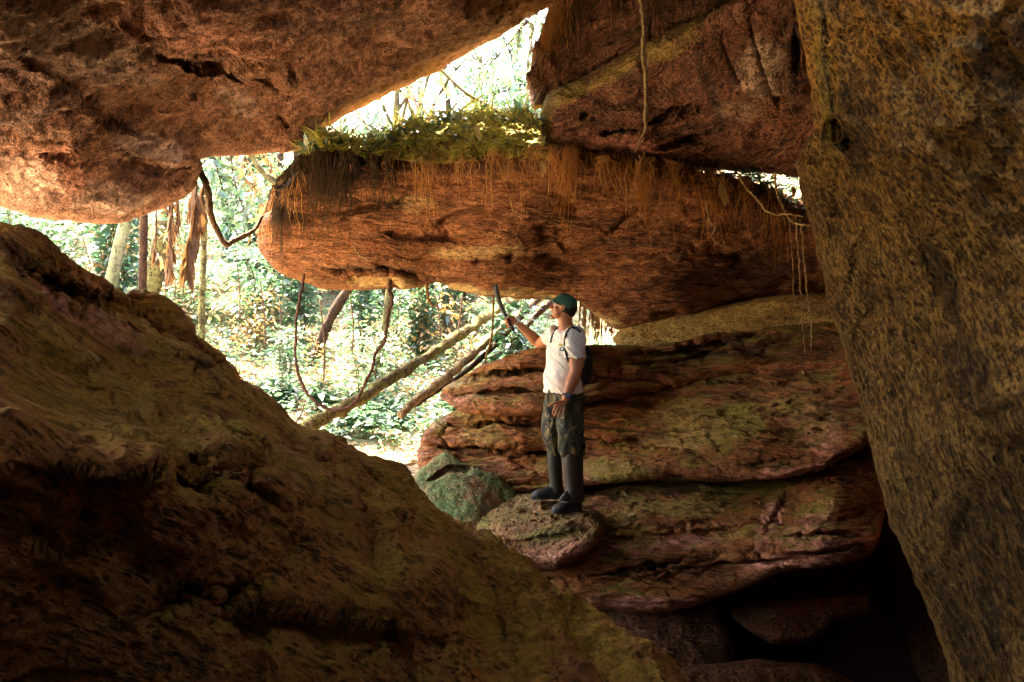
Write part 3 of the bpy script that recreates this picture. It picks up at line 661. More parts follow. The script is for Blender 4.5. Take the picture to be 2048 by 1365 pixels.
rock('sunken_rock', 'dim rounded rock deep under the lower ledge, left of the other one', 'boulder',
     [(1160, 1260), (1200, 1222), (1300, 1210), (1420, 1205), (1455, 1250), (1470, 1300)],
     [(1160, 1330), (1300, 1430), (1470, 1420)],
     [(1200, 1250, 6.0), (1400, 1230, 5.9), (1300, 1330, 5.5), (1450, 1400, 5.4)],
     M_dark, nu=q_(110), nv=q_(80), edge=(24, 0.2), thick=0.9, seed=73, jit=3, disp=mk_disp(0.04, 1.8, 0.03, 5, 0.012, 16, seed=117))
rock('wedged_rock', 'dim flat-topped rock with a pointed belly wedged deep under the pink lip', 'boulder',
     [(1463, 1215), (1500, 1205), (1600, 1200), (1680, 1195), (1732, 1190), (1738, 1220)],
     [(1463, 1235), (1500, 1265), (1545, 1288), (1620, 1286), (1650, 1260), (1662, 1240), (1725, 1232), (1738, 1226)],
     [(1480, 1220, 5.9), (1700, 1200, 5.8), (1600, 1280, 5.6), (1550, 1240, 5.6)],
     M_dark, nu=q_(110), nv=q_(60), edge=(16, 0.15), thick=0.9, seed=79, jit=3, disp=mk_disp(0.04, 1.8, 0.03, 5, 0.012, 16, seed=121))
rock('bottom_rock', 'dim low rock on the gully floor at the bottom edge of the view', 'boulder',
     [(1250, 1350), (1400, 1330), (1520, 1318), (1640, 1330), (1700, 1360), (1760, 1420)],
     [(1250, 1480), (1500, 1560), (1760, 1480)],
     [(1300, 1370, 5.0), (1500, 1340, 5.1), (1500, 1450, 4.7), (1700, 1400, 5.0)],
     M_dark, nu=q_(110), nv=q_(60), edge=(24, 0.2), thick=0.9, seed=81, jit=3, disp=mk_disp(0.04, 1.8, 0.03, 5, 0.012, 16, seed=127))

# backing rock behind the stack of ledges (added to stop light leaks and keep the cracks dark) 
rock('backing_rock', 'massive dark rock added behind the ledges at right to block light', 'boulder',
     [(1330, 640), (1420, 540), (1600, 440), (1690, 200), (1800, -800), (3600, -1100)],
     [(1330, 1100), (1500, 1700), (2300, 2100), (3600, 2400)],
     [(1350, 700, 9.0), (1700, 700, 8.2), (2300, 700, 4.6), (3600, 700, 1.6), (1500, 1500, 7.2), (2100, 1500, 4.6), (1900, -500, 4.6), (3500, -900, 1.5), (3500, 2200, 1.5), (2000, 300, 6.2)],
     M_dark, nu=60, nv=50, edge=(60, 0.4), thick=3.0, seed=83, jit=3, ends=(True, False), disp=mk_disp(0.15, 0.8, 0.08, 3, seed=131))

# ------------------------------------------------------------------ unseen vault behind the camera, added to block sky light
def shell():
    # a rough vault from beside the camera backwards
    na, nb = 60, 50
    V = []
    for i in range(na):
        t = i / (na - 1)
        yy = 1.6 - 7.5 * t
        for j in range(nb):
            a = -0.28 * pi + (1.56 * pi) * j / (nb - 1)
            k = (1 - t ** 5) ** 0.5 + 0.02; rx, rz = (2.3 + 0.5 * t) * k, (2.0 + 0.3 * t) * k
            x = 0.1 + rx * cos(a) - 0.9 * t
            z = 1.5 + rz * sin(a)
            V.append((x, yy, z))
    V = np.array(V)
    V += np.stack([fbm(V * 0.8 + k * 9, 4, 140 + k) for k in range(3)], -1) * 0.35
    idx = np.arange(na * nb).reshape(na, nb)
    Fq = np.stack([idx[:-1, :-1], idx[1:, :-1], idx[1:, 1:], idx[:-1, 1:]], -1).reshape(-1, 4)
    return V, Fq
_v, _f = shell()
# give the vault real thickness
_c = np.array([0, 0, 1.5]); _o = _v.copy(); _o[:, 0] += np.sign(_v[:, 0]) * 0.5; _o[:, 2] += np.sign(_v[:, 2] - 1.5) * 0.8
o = mesh_obj('sky_blocking_vault', np.concatenate([_v, _o]), np.concatenate([_f, _f[:, ::-1] + len(_v)]), M_vault)
tag(o, kind='structure')

# ------------------------------------------------------------------ ground
def ground_z(x, y):
    x = np.asarray(x, float); y = np.asarray(y, float)
    base = -1.3 + 1.55 * np.maximum(smooth_step((y - 4.9 - .7 * smooth_step(x + .5)) / (1.6 + .6 * smooth_step(x + .5))), smooth_step((-x - 3.4 - .25 * np.clip(y - 1, 0, 9)) / 1.5))  # ground out of view at left raised to bounce light inside
    hill = 0.30 * np.clip(y - 8.2, 0, None) * (0.55 + 0.45 * smooth_step((y - 8) / 10))
    side = 0.05 * np.clip(-x - 2, 0, None) * smooth_step((y - 7) / 3)
    right = 0.25 * np.clip(x - 1.0, 0, None) * smooth_step((y - 8) / 3)
    p = np.stack([x.ravel() * 0.45, y.ravel() * 0.45, np.zeros(x.size)], -1)
    n = (0.35 * fbm(p, 4, 150)).reshape(x.shape) * smooth_step((y - 7.5) / 4)
    return base + hill + side + right + n
def ground():
    # fine near, coarse far
    ys = np.concatenate([np.linspace(-12, 4.5, 14), np.linspace(5, 16, 130), np.linspace(16.4, 45, 60), np.linspace(50, 160, 12)])
    xs = np.concatenate([np.linspace(-140, -16, 14), np.linspace(-15, 8, 190), np.linspace(9, 140, 14)])
    X, Yg = np.meshgrid(xs, ys, indexing='ij')
    Z = ground_z(X, Yg)
    q = np.stack([X.ravel() * 3, Yg.ravel() * 3, np.zeros(X.size)], -1)
    Z = Z + (0.04 * fbm(q, 4, 160)).reshape(Z.shape)
    V = np.stack([X, Yg, Z], -1).reshape(-1, 3)
    idx = np.arange(X.size).reshape(X.shape)
    Fq = np.stack([idx[:-1, :-1], idx[1:, :-1], idx[1:, 1:], idx[:-1, 1:]], -1).reshape(-1, 4)
    m, nt, bs = new_mat('leaf_mould'); b = NB(nt)
    pos = b.n('ShaderNodeNewGeometry').outputs['Position']
    c = b.mix(b.ramp(b.noise(pos, 1.3, 4, 0.6), [(0.4, 0.0), (0.65, 1.0)]), (0.16, 0.10, 0.05), (0.34, 0.26, 0.16))
    sy = b.n('ShaderNodeSeparateXYZ'); b.link(pos, sy.inputs[0])
    sand = b.ramp(b.math('MULTIPLY', b.math('ADD', sy.outputs['Y'], b.math('MULTIPLY', b.noise(pos, 0.8, 4, 0.6), 3.0)), 0.08), [(0.86, 1.0), (0.98, 0.0)])     # sand by the cave mouth, kept pale to bounce light inside
    c = b.mix(b.math('MULTIPLY', sand, 0.9), c, (0.58, 0.46, 0.30))
    c = b.mix(b.ramp(b.voro(pos, 14.0), [(0.1, 0.8), (0.5, 0.0)]), c, (0.12, 0.07, 0.03))
    sx = b.n('ShaderNodeSeparateXYZ'); b.link(pos, sx.inputs[0])
    c = b.mix(b.ramp(sx.outputs['Z'], [(0.0, 1.0), (0.12, 0.0)]), c, (0.020, 0.014, 0.009))      # low gully floor painted near black for its deep shade
    b.link(c, bs.inputs['Base Color']); bs.inputs['Roughness'].default_value = 0.9; bs.inputs['Specular IOR Level'].default_value = 0.05
    b.link(b.bump(b.noise(pos, 22, 4, 0.7), 0.8, 0.05), bs.inputs['Normal'])
    o = mesh_obj('ground', V, Fq, m)
    tag(o, kind='structure')
ground()

# ------------------------------------------------------------------ plant materials
def leaf_mat(name, cols, rough=0.38, trans=0.35, spec=0.5, tcol=(0.15, 0.34, 0.14)):
    m = bpy.data.materials.new(name); m.use_nodes = True; nt = m.node_tree; b = NB(nt)
    bs = nt.nodes['Principled BSDF']; out = nt.nodes['Material Output']
    geo = b.n('ShaderNodeNewGeometry')
    oi = b.n('ShaderNodeObjectInfo')
    r = b.math('FRACT', b.math('ADD', geo.outputs['Random Per Island'], b.math('MULTIPLY', oi.outputs['Random'], 0.37)))
    n = len(cols)
    c = b.ramp(r, [(i / max(1, n - 1), cc) for i, cc in enumerate(cols)])
    nn = b.noise(geo.outputs['Position'], 30.0, 2, 0.6)
    c = b.mix(b.ramp(nn, [(0.35, 0.35), (0.65, 0.0)]), c, tuple(0.5 * x for x in cols[0]))
    b.link(c, bs.inputs['Base Color']); bs.inputs['Roughness'].default_value = rough
    bs.inputs['Specular IOR Level'].default_value = spec
    tr = b.n('ShaderNodeBsdfTranslucent')
    tc = b.mix(0.6, c, tcol, 'MIX'); b.link(tc, tr.inputs['Color'])
    mx = b.n('ShaderNodeMixShader'); mx.inputs[0].default_value = trans
    b.link(bs.outputs[0], mx.inputs[1]); b.link(tr.outputs[0], mx.inputs[2])
    b.link(mx.outputs[0], out.inputs['Surface'])
    return m

def bark_mat(name, a, c2, sc=8.0, moss=None, rough=0.85, stretch=(1, 1, 0.35)):
    m, nt, bs = new_mat(name); b = NB(nt)
    pos = b.n('ShaderNodeNewGeometry').outputs['Position']
    sp = b.mapping(pos, stretch)
    col = b.mix(b.ramp(b.noise(sp, sc, 5, 0.65, 0.4), [(0.4, 0.0), (0.6, 1.0)]), a, c2)
    if moss:
        col = b.mix(b.ramp(b.noise(pos, sc * 0.6, 4, 0.7), [(0.42, 0.0), (0.6, 0.9)]), col, moss)
    b.link(col, bs.inputs['Base Color']); bs.inputs['Roughness'].default_value = rough
    col = b.mix(b.ramp(b.noise(pos, sc * 2.4, 4, 0.75), [(0.36, 0.8), (0.5, 0.0)]), col, tuple(0.2 * x for x in c2))
    b.link(col, bs.inputs['Base Color']); bs.inputs['Specular IOR Level'].default_value = 0.15
    b.link(b.bump(b.noise(sp, sc * 3, 5, 0.7), 1.0, 0.05), bs.inputs['Normal'])
    return m

L_green = leaf_mat('green_leaves', [(0.016, 0.060, 0.032), (0.024, 0.080, 0.040), (0.064, 0.104, 0.044), (0.032, 0.092, 0.048), (0.013, 0.060, 0.040)], rough=0.33, spec=.9)
L_lime = leaf_mat('lime_leaves', [(0.060, 0.120, 0.053), (0.105, 0.150, 0.068), (0.195, 0.195, 0.112), (0.053, 0.112, 0.060)], rough=0.33, spec=.9)
L_teal = leaf_mat('deep_green_leaves', [(0.012, 0.045, 0.032), (0.02, 0.065, 0.042), (0.035, 0.08, 0.035), (0.013, 0.055, 0.042)], spec=.9)
L_brown = leaf_mat('dry_leaves', [(0.30, 0.15, 0.05), (0.42, 0.26, 0.10), (0.20, 0.09, 0.035), (0.5, 0.36, 0.17)], trans=0.25, rough=0.6, tcol=(0.6, 0.35, 0.1))
L_dead = leaf_mat('withered_leaflets', [(0.09, 0.045, 0.018), (0.15, 0.08, 0.03), (0.05, 0.025, 0.012)], trans=0.15, rough=0.7, spec=.2, tcol=(0.3, 0.15, 0.05))
L_litter = leaf_mat('fallen_brown_leaves', [(0.22, 0.11, 0.035), (0.34, 0.19, 0.06), (0.14, 0.06, 0.025), (0.42, 0.28, 0.10)], trans=0.15, rough=0.7, spec=.15, tcol=(0.5, 0.3, 0.1))
L_straw = leaf_mat('pale_dead_leaf', [(0.62, 0.48, 0.20), (0.56, 0.45, 0.22)], trans=0.35, rough=0.6, tcol=(0.8, 0.6, 0.25))
L_mossy = leaf_mat('moss_fronds', [(0.34, 0.38, 0.08), (0.50, 0.44, 0.09), (0.20, 0.30, 0.08), (0.52, 0.38, 0.09)], trans=0.5, rough=0.7, spec=0.2, tcol=(0.6, 0.5, 0.1))
B_root = bark_mat('root_bark', (0.38, 0.20, 0.07), (0.24, 0.11, 0.04), 18.0)
B_palr = bark_mat('pale_root_bark', (0.62, 0.46, 0.22), (0.40, 0.26, 0.11), 18.0)
B_rootdark = bark_mat('dark_root_bark', (0.10, 0.055, 0.03), (0.045, 0.025, 0.015), 18.0)
B_amber = leaf_mat('amber_rootlets', [(0.75, 0.52, 0.22), (0.55, 0.32, 0.10), (0.82, 0.62, 0.32)], trans=0.55, rough=0.6, spec=0.3, tcol=(0.85, 0.48, 0.13))
B_shag = leaf_mat('shaggy_rootlets', [(0.10, 0.06, 0.03), (0.06, 0.035, 0.02), (0.16, 0.09, 0.04)], trans=0.2, rough=0.8, spec=0.2)
B_vine = bark_mat('vine_bark', (0.22, 0.13, 0.07), (0.12, 0.065, 0.035), 20.0)
B_redvine = bark_mat('reddish_vine_bark', (0.16, 0.07, 0.045), (0.08, 0.035, 0.02), 25.0)
B_pale = bark_mat('pale_bark', (0.24, 0.22, 0.14), (0.11, 0.10, 0.06), 6.0, moss=(0.17, 0.18, 0.08))
B_mott = bark_mat('mottled_bark', (0.10, 0.08, 0.035), (0.04, 0.03, 0.012), 14.0, moss=(0.20, 0.19, 0.06))
B_brown = bark_mat('brown_bark', (0.08, 0.045, 0.022), (0.035, 0.018, 0.010), 12.0)
B_log = bark_mat('mossy_log_bark', (0.24, 0.17, 0.07), (0.07, 0.045, 0.018), 16.0, moss=(0.22, 0.20, 0.05))
B_slog = bark_mat('smooth_log_bark', (0.55, 0.40, 0.20), (0.26, 0.16, 0.07), 12.0, rough=0.7)
B_green = bark_mat('mossy_stem_bark', (0.16, 0.15, 0.04), (0.10, 0.08, 0.03), 14.0)
B_stem = bark_mat('green_stem', (0.14, 0.15, 0.06), (0.18, 0.12, 0.06), 10.0)

# ------------------------------------------------------------------ geometry makers
def unit(a): return a / np.maximum(np.linalg.norm(a, axis=-1, keepdims=True), 1e-9)

def leaves_geo(pos, dr, nr, L, W, droop=0.25, fold=0.25):
    """folded, drooping leaf blades. pos,dr,nr (n,3); L,W (n)"""
    pos = np.asarray(pos, float); dr = unit(np.asarray(dr, float)); nr = np.asarray(nr, float)
    sd = unit(np.cross(dr, nr)); up = np.cross(sd, dr)
    n = len(pos); L = np.broadcast_to(L, (n,))[:, None]; W = np.broadcast_to(W, (n,))[:, None]
    droop = np.broadcast_to(droop, (n,))[:, None]
    def st(t, w):
        c = pos + dr * L * t - np.array([0, 0, 1.0]) * L * droop * t * t
        return c - sd * W * w * 0.5 + up * W * fold * w * 0.5, c, c + sd * W * w * 0.5 + up * W * fold * w * 0.5
    b0 = pos; a1 = st(0.3, 0.9); a2 = st(0.65, 0.85)
    tip = pos + dr * L - np.array([0, 0, 1.0]) * L * droop
    V = np.stack([b0, a1[0], a1[1], a1[2], a2[0], a2[1], a2[2], tip], 1).reshape(-1, 3)
    T = np.array([[0, 2, 1], [0, 3, 2], [1, 2, 5], [1, 5, 4], [2, 3, 6], [2, 6, 5], [4, 5, 7], [5, 6, 7]])
    F = (np.arange(n)[:, None, None] * 8 + T[None]).reshape(-1, 3)
    return V, F

def catmull(pts, sub=6):
    A = np.array(pts, float)
    if len(A) < 3: 
        t = np.linspace(0, 1, sub + 1)[:, None]; return A[0] + (A[-1] - A[0]) * t
    Q = np.concatenate([[2 * A[0] - A[1]], A, [2 * A[-1] - A[-2]]])
    out = []
    for i in range(1, len(Q) - 2):
        p0, p1, p2, p3 = Q[i - 1], Q[i], Q[i + 1], Q[i + 2]
        for t in np.linspace(0, 1, sub, endpoint=False):
            out.append(0.5 * ((2 * p1) + (-p0 + p2) * t + (2 * p0 - 5 * p1 + 4 * p2 - p3) * t * t + (-p0 + 3 * p1 - 3 * p2 + p3) * t ** 3))
    out.append(A[-1])
    return np.array(out)

def tube_geo(path, rad, k=8, rough=0.0, seed=0, cap=True):
    path = np.asarray(path, float); n = len(path)
    rad = np.interp(np.linspace(0, 1, n), np.linspace(0, 1, len(np.atleast_1d(rad))), np.atleast_1d(rad))
    tg = unit(np.gradient(path, axis=0))
    ref = np.array([0.31, 0.87, 0.13]); ref = ref / np.linalg.norm(ref)
    if abs(tg.mean(0) @ ref) > 0.9: ref = np.array([1.0, 0, 0])
    s = unit(np.cross(tg, ref)); u = np.cross(s, tg)
    a = np.arange(k) * 2 * pi / k
    ring = s[:, None, :] * np.cos(a)[None, :, None] + u[:, None, :] * np.sin(a)[None, :, None]
    V = path[:, None, :] + ring * rad[:, None, None]
    if rough:
        q = V.reshape(-1, 3) / max(1e-4, rad.mean()) * 0.5
        V = V + ring * (rough * rad[:, None] * fbm(q, 3, seed).reshape(n, k))[..., None]
    V = V.reshape(-1, 3)
    i = np.arange(n - 1)[:, None] * k; j = np.arange(k)[None, :]; j2 = (j + 1) % k
    F = np.stack([i + j, i + j2, i + k + j2, i + k + j], -1).reshape(-1, 4)
    if cap:
        c0, c1 = len(V), len(V) + 1
        V = np.concatenate([V, path[:1], path[-1:]])
        j = np.arange(k); j2 = (j + 1) % k
        F = np.concatenate([F, np.stack([np.full(k, c0), j2, j, j], -1)[:, :4] * 0 + np.stack([np.full(k, c0), np.full(k, c0), j2, j], -1) * 0 + np.stack([np.full(k, c0), j2, j, j], -1)])
        e = (n - 1) * k
        F = np.concatenate([F, np.stack([np.full(k, c1), e + j, e + j2, e + j2], -1)])
    return V, F

class MB:
    """collects triangles and quads as triangles"""
    def __init__(s): s.V = []; s.F = []; s.n = 0
    def add(s, V, F):
        V = np.asarray(V, float); F = np.asarray(F)
        if len(V) == 0: return s
        if F.shape[1] == 4:
            F = np.concatenate([F[:, [0, 1, 2]], F[:, [0, 2, 3]]])
        F = F[(F[:, 0] != F[:, 1]) & (F[:, 1] != F[:, 2]) & (F[:, 0] != F[:, 2])]
        s.V.append(V); s.F.append(F + s.n); s.n += len(V); return s
    def build(s, name, mat, parent=None, smooth=True, origin=None):
        return mesh_obj(name, np.concatenate(s.V), np.concatenate(s.F), mat, parent, smooth, origin)

def rdir(n, g=None):
    g = g or rng
    a = g.normal(size=(n, 3)); return unit(a)

def thing(name, label, cat, loc, group=None):
    return tag(empty(name, loc), label, cat, group)

# ------------------------------------------------------------------ shrubs (built once, copied)
def make_broad(name, seed, h=1.3, nst=4, leaf=0.15, mat=None, per=34):
    g = np.random.default_rng(seed)
    e = empty(name, (0, 0, 0)); sm = MB(); fm = MB()
    for k in range(nst):
        a = g.uniform(0, 2 * pi); sp = g.uniform(0.1, 0.5)
        hh = h * g.uniform(0.6, 1.1)
        pts = catmull([(0.05 * cos(a), 0.05 * sin(a), -0.1), (sp * .4 * cos(a), sp * .4 * sin(a), hh * .5), (sp * cos(a), sp * sin(a), hh)], 8)
        pts += g.normal(size=pts.shape) * 0.012
        sm.add(*tube_geo(pts, [0.012, 0.004], 5))
        n = per; t = g.uniform(0.25, 1.0, n)
        i = (t * (len(pts) - 1)).astype(int)
        br = g.uniform(0, 2 * pi, n); bl = g.uniform(0.03, 0.28, n) * (1.15 - t * .6)
        d = np.stack([np.cos(br), np.sin(br), g.uniform(-0.1, 0.55, n)], -1)
        base = pts[i] + d * bl[:, None]
        for q in range(0, n, 3):
            sm.add(*tube_geo(np.array([pts[i[q]], base[q]]), [0.004, 0.002], 3, cap=False))
        dl = unit(d + g.normal(size=(n, 3)) * 0.35)
        nn = np.array([0, 0, 1.0]) + g.normal(size=(n, 3)) * 0.45
        Ls = leaf * g.uniform(0.55, 1.25, n)
        fm.add(*leaves_geo(base, dl, nn, Ls, Ls * g.uniform(0.36, 0.5, n), g.uniform(0.05, 0.6, n)))
    sm.build('stem', B_stem, e); fm.build('foliage', mat or L_green, e)
    return e

def make_frond(name, seed, n=7, L=1.1, leaf=0.16, mat=None, h=0.2, lw=0.13):
    """palm or fern: arching fronds with two rows of leaflets"""
    g = np.random.default_rng(seed)
    e = empty(name, (0, 0, 0)); sm = MB(); fm = MB()
    for k in range(n):
        a = 2 * pi * k / n + g.uniform(-.3, .3); l = L * g.uniform(0.7, 1.1); up = g.uniform(0.5, 1.1)
        t = np.linspace(0, 1, 14)[:, None]
        d = np.array([cos(a), sin(a), 0.0])
        pts = d * l * t + np.array([0, 0, 1.0]) * (h + l * (up * t - (up + 0.15) * 0.75 * t ** 2))
        sm.add(*tube_geo(pts, [0.008, 0.002], 4, cap=False))
        tg = unit(np.gradient(pts, axis=0)); sd = np.cross(tg, [0, 0, 1.0]); sd = unit(sd)
        m = 26; tt = np.linspace(0.18, 0.99, m); idx = tt * 13; i0 = np.minimum(idx.astype(int), 12); fr = (idx - i0)[:, None]
        bp = pts[i0] * (1 - fr) + pts[i0 + 1] * fr
        for s in (-1, 1):
            dl = unit(sd[i0] * s + tg[i0] * 0.6 + g.normal(size=(m, 3)) * 0.06)
            Ls = leaf * l * np.sin(np.pi * (tt * 0.85 + 0.12)) ** 0.7 * 1.6
            fm.add(*leaves_geo(bp, dl, np.tile([0, 0, 1.0], (m, 1)) + dl * .2, Ls, Ls * lw, 0.25))
    sm.build('stalk', B_stem, e); fm.build('fronds', mat or L_lime, e)
    return e

def make_herb(name, seed, n=60, leaf=0.14, r=0.28, h=0.3, mat=None):
    g = np.random.default_rng(seed)
    e = empty(name, (0, 0, 0)); sm = MB(); fm = MB()
    for k in range(6):
        a = g.uniform(0, 2 * pi); rr = g.uniform(0, r * .7); hh = h * g.uniform(.5, 1.1)
        c = np.array([rr * cos(a), rr * sin(a), hh])
        sm.add(*tube_geo(np.array([[c[0] * .6, c[1] * .6, -0.08], [c[0] * .9, c[1] * .9, hh * .6], c]), [0.005, 0.003], 4, cap=False))
        m = n // 6; b = g.uniform(0, 2 * pi, m)
        dl = np.stack([np.cos(b), np.sin(b), g.uniform(-0.1, 0.9, m)], -1)
        bp = c + np.stack([g.normal(size=m) * .02, g.normal(size=m) * .02, -g.uniform(0, hh * .6, m)], -1)
        Ls = leaf * g.uniform(0.6, 1.3, m)
        fm.add(*leaves_geo(bp, dl, np.tile([0, 0, 1.0], (m, 1)) + g.normal(size=(m, 3)) * .3, Ls, Ls * g.uniform(.26, .4, m), g.uniform(.2, .8, m)))
    sm.build('stem', B_stem, e); fm.build('foliage', mat or L_green, e)
    return e

def dup(root, loc, rz, sc, label=None, group=None):
    r = root.copy(); COL.objects.link(r); r.location = loc; r.rotation_euler = (0, 0, rz); r.scale = (sc, sc, sc)
    if label: r['label'] = label
    if group: r['group'] = group
    for ch in list(root.children):
        c = ch.copy(); COL.objects.link(c); c.parent = r
    return r

def gz(x, y): return float(ground_z(np.array([x]), np.array([y]))[0])

KINDS = {}
def use(kind, maker, label, cat, group):
    KINDS[kind] = dict(maker=maker, first=None, label=label, cat=cat, group=group)
use('sapling', lambda: make_broad('leafy_shrub', 201, 1.5, 5, 0.13, L_green, 64), 'broad-leaved green shrub', 'shrub', 'broad-leaved shrubs')
use('lime', lambda: make_broad('lime_shrub', 202, 1.1, 5, 0.12, L_lime, 60), 'pale lime-leaved shrub', 'shrub', 'lime-leaved shrubs')
use('teal', lambda: make_broad('shade_shrub', 203, 2.2, 7, 0.16, L_teal, 84), 'tall deep green shrub', 'shrub', 'deep green shrubs')
use('palm', lambda: make_frond('understorey_palm', 204, 8, 1.3, 0.17, L_green), 'low palm with arching fronds', 'palm', 'low palms')
use('herb', lambda: make_herb('forest_herb', 205, 84, 0.17, 0.34, 0.34, L_green), 'herb with narrow drooping leaves', 'plant', 'herbs')
use('herbl', lambda: make_herb('pale_herb', 206, 84, 0.15, 0.32, 0.3, L_lime), 'pale drooping-leaved herb', 'plant', 'pale herbs')
use('dry', lambda: make_broad('withered_shrub', 207, 1.3, 4, 0.14, L_brown, 26), 'half-withered orange-brown shrub', 'shrub', 'withered shrubs')

def place(kind, x, y, sc=1.0, z=None, g=None):
    K = KINDS[kind]; rz = random.uniform(0, 2 * pi)
    px = 1024 + x / y * FPX
    reg = ('left of the dark trunk' if px < 285 else 'left of the slab' if px < 560 else 'inside the vine loop' if px < 775
           else 'behind the logs' if px < 985 else 'behind the man')
    far = 'far off' if y > 20 else 'midway up the slope' if y > 13 else 'near the cave'
    lab = K['label'] + ', ' + far + ' ' + reg; grp = K['group'] + ' ' + far + ' ' + reg
    z = gz(x, y) if z is None else z
    if K['first'] is None:
        e = K['maker'](); K['first'] = e
        tag(e, lab, K['cat'], grp)
        e.location = (x, y, z); e.rotation_euler = (0, 0, rz); e.scale = (sc, sc, sc)
        return e
    return dup(K['first'], (x, y, z), rz, sc, lab, grp)

# nearer slope: seen left of the man, between boulder and ledge
def scatter():
    g = np.random.default_rng(77)
    def at(px, Y): return (px - 1024) / FPX * Y
    # band in front: herbs at Y 7.9..10
    for k in range(46):
        Y = g.uniform(7.7, 10.5); px = g.uniform(610, 900) if k % 3 else g.uniform(300, 640)
        if px > 680 and Y < 8.9: continue
        place('herb' if g.random() < .55 else 'herbl', at(px, Y), Y, g.uniform(.8, 1.3))
    for k in range(52):
        Y = 8.8 + 5.5 * g.random(); px = g.uniform(-60, 1130)
        place(g.choice(['sapling', 'lime', 'sapling', 'teal', 'palm', 'dry', 'herbl']), at(px, Y), Y, g.uniform(.55, 1.0))
    for k in range(100):
        Y = 12 + 9 * g.random(); px = g.uniform(-120, 1180)
        place(g.choice(['sapling', 'lime', 'teal', 'teal', 'sapling', 'palm', 'dry']), at(px, Y), Y, g.uniform(.8, 1.6))
    for k in range(80):
        Y = 21 + 15 * g.random(); px = g.uniform(-200, 1250)
        place(g.choice(['teal', 'sapling', 'teal', 'lime']), at(px, Y), Y, g.uniform(1.5, 2.8))
    # the greens on the slope right behind the man
    for k in range(16):
        Y = g.uniform(9.2, 12.5); px = g.uniform(960, 1160)
        place(g.choice(['herb', 'palm', 'sapling']), at(px, Y), Y, g.uniform(.5, .9))
scatter()

# ground cover: nobody could count it
def cover():
    g = np.random.default_rng(78); mb = MB(); lt = MB()
    n = 42000
    Y = 7.6 + 17 * g.random(n) ** 1.3; px = g.uniform(-150, 1200, n); x = (px - 1024) / FPX * Y
    cl = fbm(np.stack([x * .8, Y * .8, Y * 0], -1), 3, 9) - 2.0 * ((px > 690) & (Y < 8.6))
    k = cl > -0.35 - 0.2 * (Y > 9) + .45 * (Y < 9.2); x, Y = x[k], Y[k]; n = len(x)
    z = ground_z(x, Y) + g.uniform(0.02, 0.32, n)
    a = g.uniform(0, 2 * pi, n); d = np.stack([np.cos(a), np.sin(a), g.uniform(-.2, .5, n)], -1)
    L = g.uniform(.05, .13, n)
    mb.add(*leaves_geo(np.stack([x, Y, z], -1), d, np.tile([0, 0, 1.0], (n, 1)) + g.normal(size=(n, 3)) * .4, L, L * .45, g.uniform(0, .5, n)))
    tag(mb.build('ground_cover', L_green), 'low green leafy ground cover over the jungle slope', 'ground cover', kind='stuff')
    n = 9000
    Y = 6.8 + 8 * g.random(n) ** 1.4; px = g.uniform(100, 1200, n); x = (px - 1024) / FPX * Y
    z = ground_z(x, Y) + g.uniform(0.0, 0.03, n)
    a = g.uniform(0, 2 * pi, n); d = np.stack([np.cos(a), np.sin(a), g.uniform(-.1, .2, n)], -1)
    L = g.uniform(.05, .14, n)
    lt.add(*leaves_geo(np.stack([x, Y, z], -1), d, np.tile([0, 0, 1.0], (n, 1)) + g.normal(size=(n, 3)) * .35, L, L * .4, g.uniform(-.2, .2, n)))
    tag(lt.build('leaf_litter', L_brown), 'dry brown leaf litter on the jungle floor beyond the cave', 'leaf litter', kind='stuff')
cover()

# ------------------------------------------------------------------ trees, each with trunk and crown
def tree(name, label, path, rad, mat, crown=(2.2, 0.22, 700), group=None, lm=None, rough=0.15, limbs=5, seed=0, top=None):
    g = np.random.default_rng(300 + seed)
    p0, p1 = np.array(path[0], float), np.array(path[1], float); zg = gz(p0[0], p0[1]) - .15
    if p0[2] > zg + .05:
        k = (p0[2] - zg) / max(.3, p1[2] - p0[2]); path = [p0 - (p1 - p0) * k * np.array([.6, 0, 1])] + list(path)
    pts = catmull(path, 8); base = pts[0]
    e = thing(name, label, 'tree', tuple(base), group)
    mb = MB().add(*tube_geo(pts, rad, 12, rough, seed)); 
    fm = MB(); tp = pts[-1]; R, lf, n = crown
    per = n // limbs
    for k in range(limbs):
        a = 2 * pi * k / limbs + g.uniform(-.4, .4)
        st = pts[int(len(pts) * g.uniform(.72, .97))]
        en = tp + np.array([cos(a) * R * g.uniform(.5, 1), sin(a) * R * g.uniform(.5, 1), g.uniform(-.1, .5) * R])
        lp = catmull([st, (st + en) / 2 + np.array([0, 0, .25 * R]), en], 6)
        mb.add(*tube_geo(lp, [np.atleast_1d(rad)[-1] * .6, .012], 6))
        c = lp[g.integers(5, len(lp), per)] + rdir(per, g) * (g.random((per, 1)) ** .6) * R * .42
        d = unit(rdir(per, g) + np.array([0, 0, -.2])); L = lf * g.uniform(.6, 1.2, per)
        fm.add(*leaves_geo(c, d, np.tile([0, 0, 1.0], (per, 1)) + g.normal(size=(per, 3)) * .6, L, L * .45, g.uniform(0, .5, per)))
    mb.build('trunk', mat, e); fm.build('crown', lm or L_green, e)
    return e
def tp(px, py, Y): return np.array(P(px, py, Y))
tree('pale_tree', 'pale smooth-barked leaning tree trunk, leftmost of the trunks beyond the ridge', [tp(205, 640, 12), tp(228, 540, 12), tp(250, 450, 12), tp(275, 330, 12.2), tp(300, 100, 12.6)], [.12, .105, .095, .08], B_pale, (2.6, .2, 260), seed=1, rough=.12)
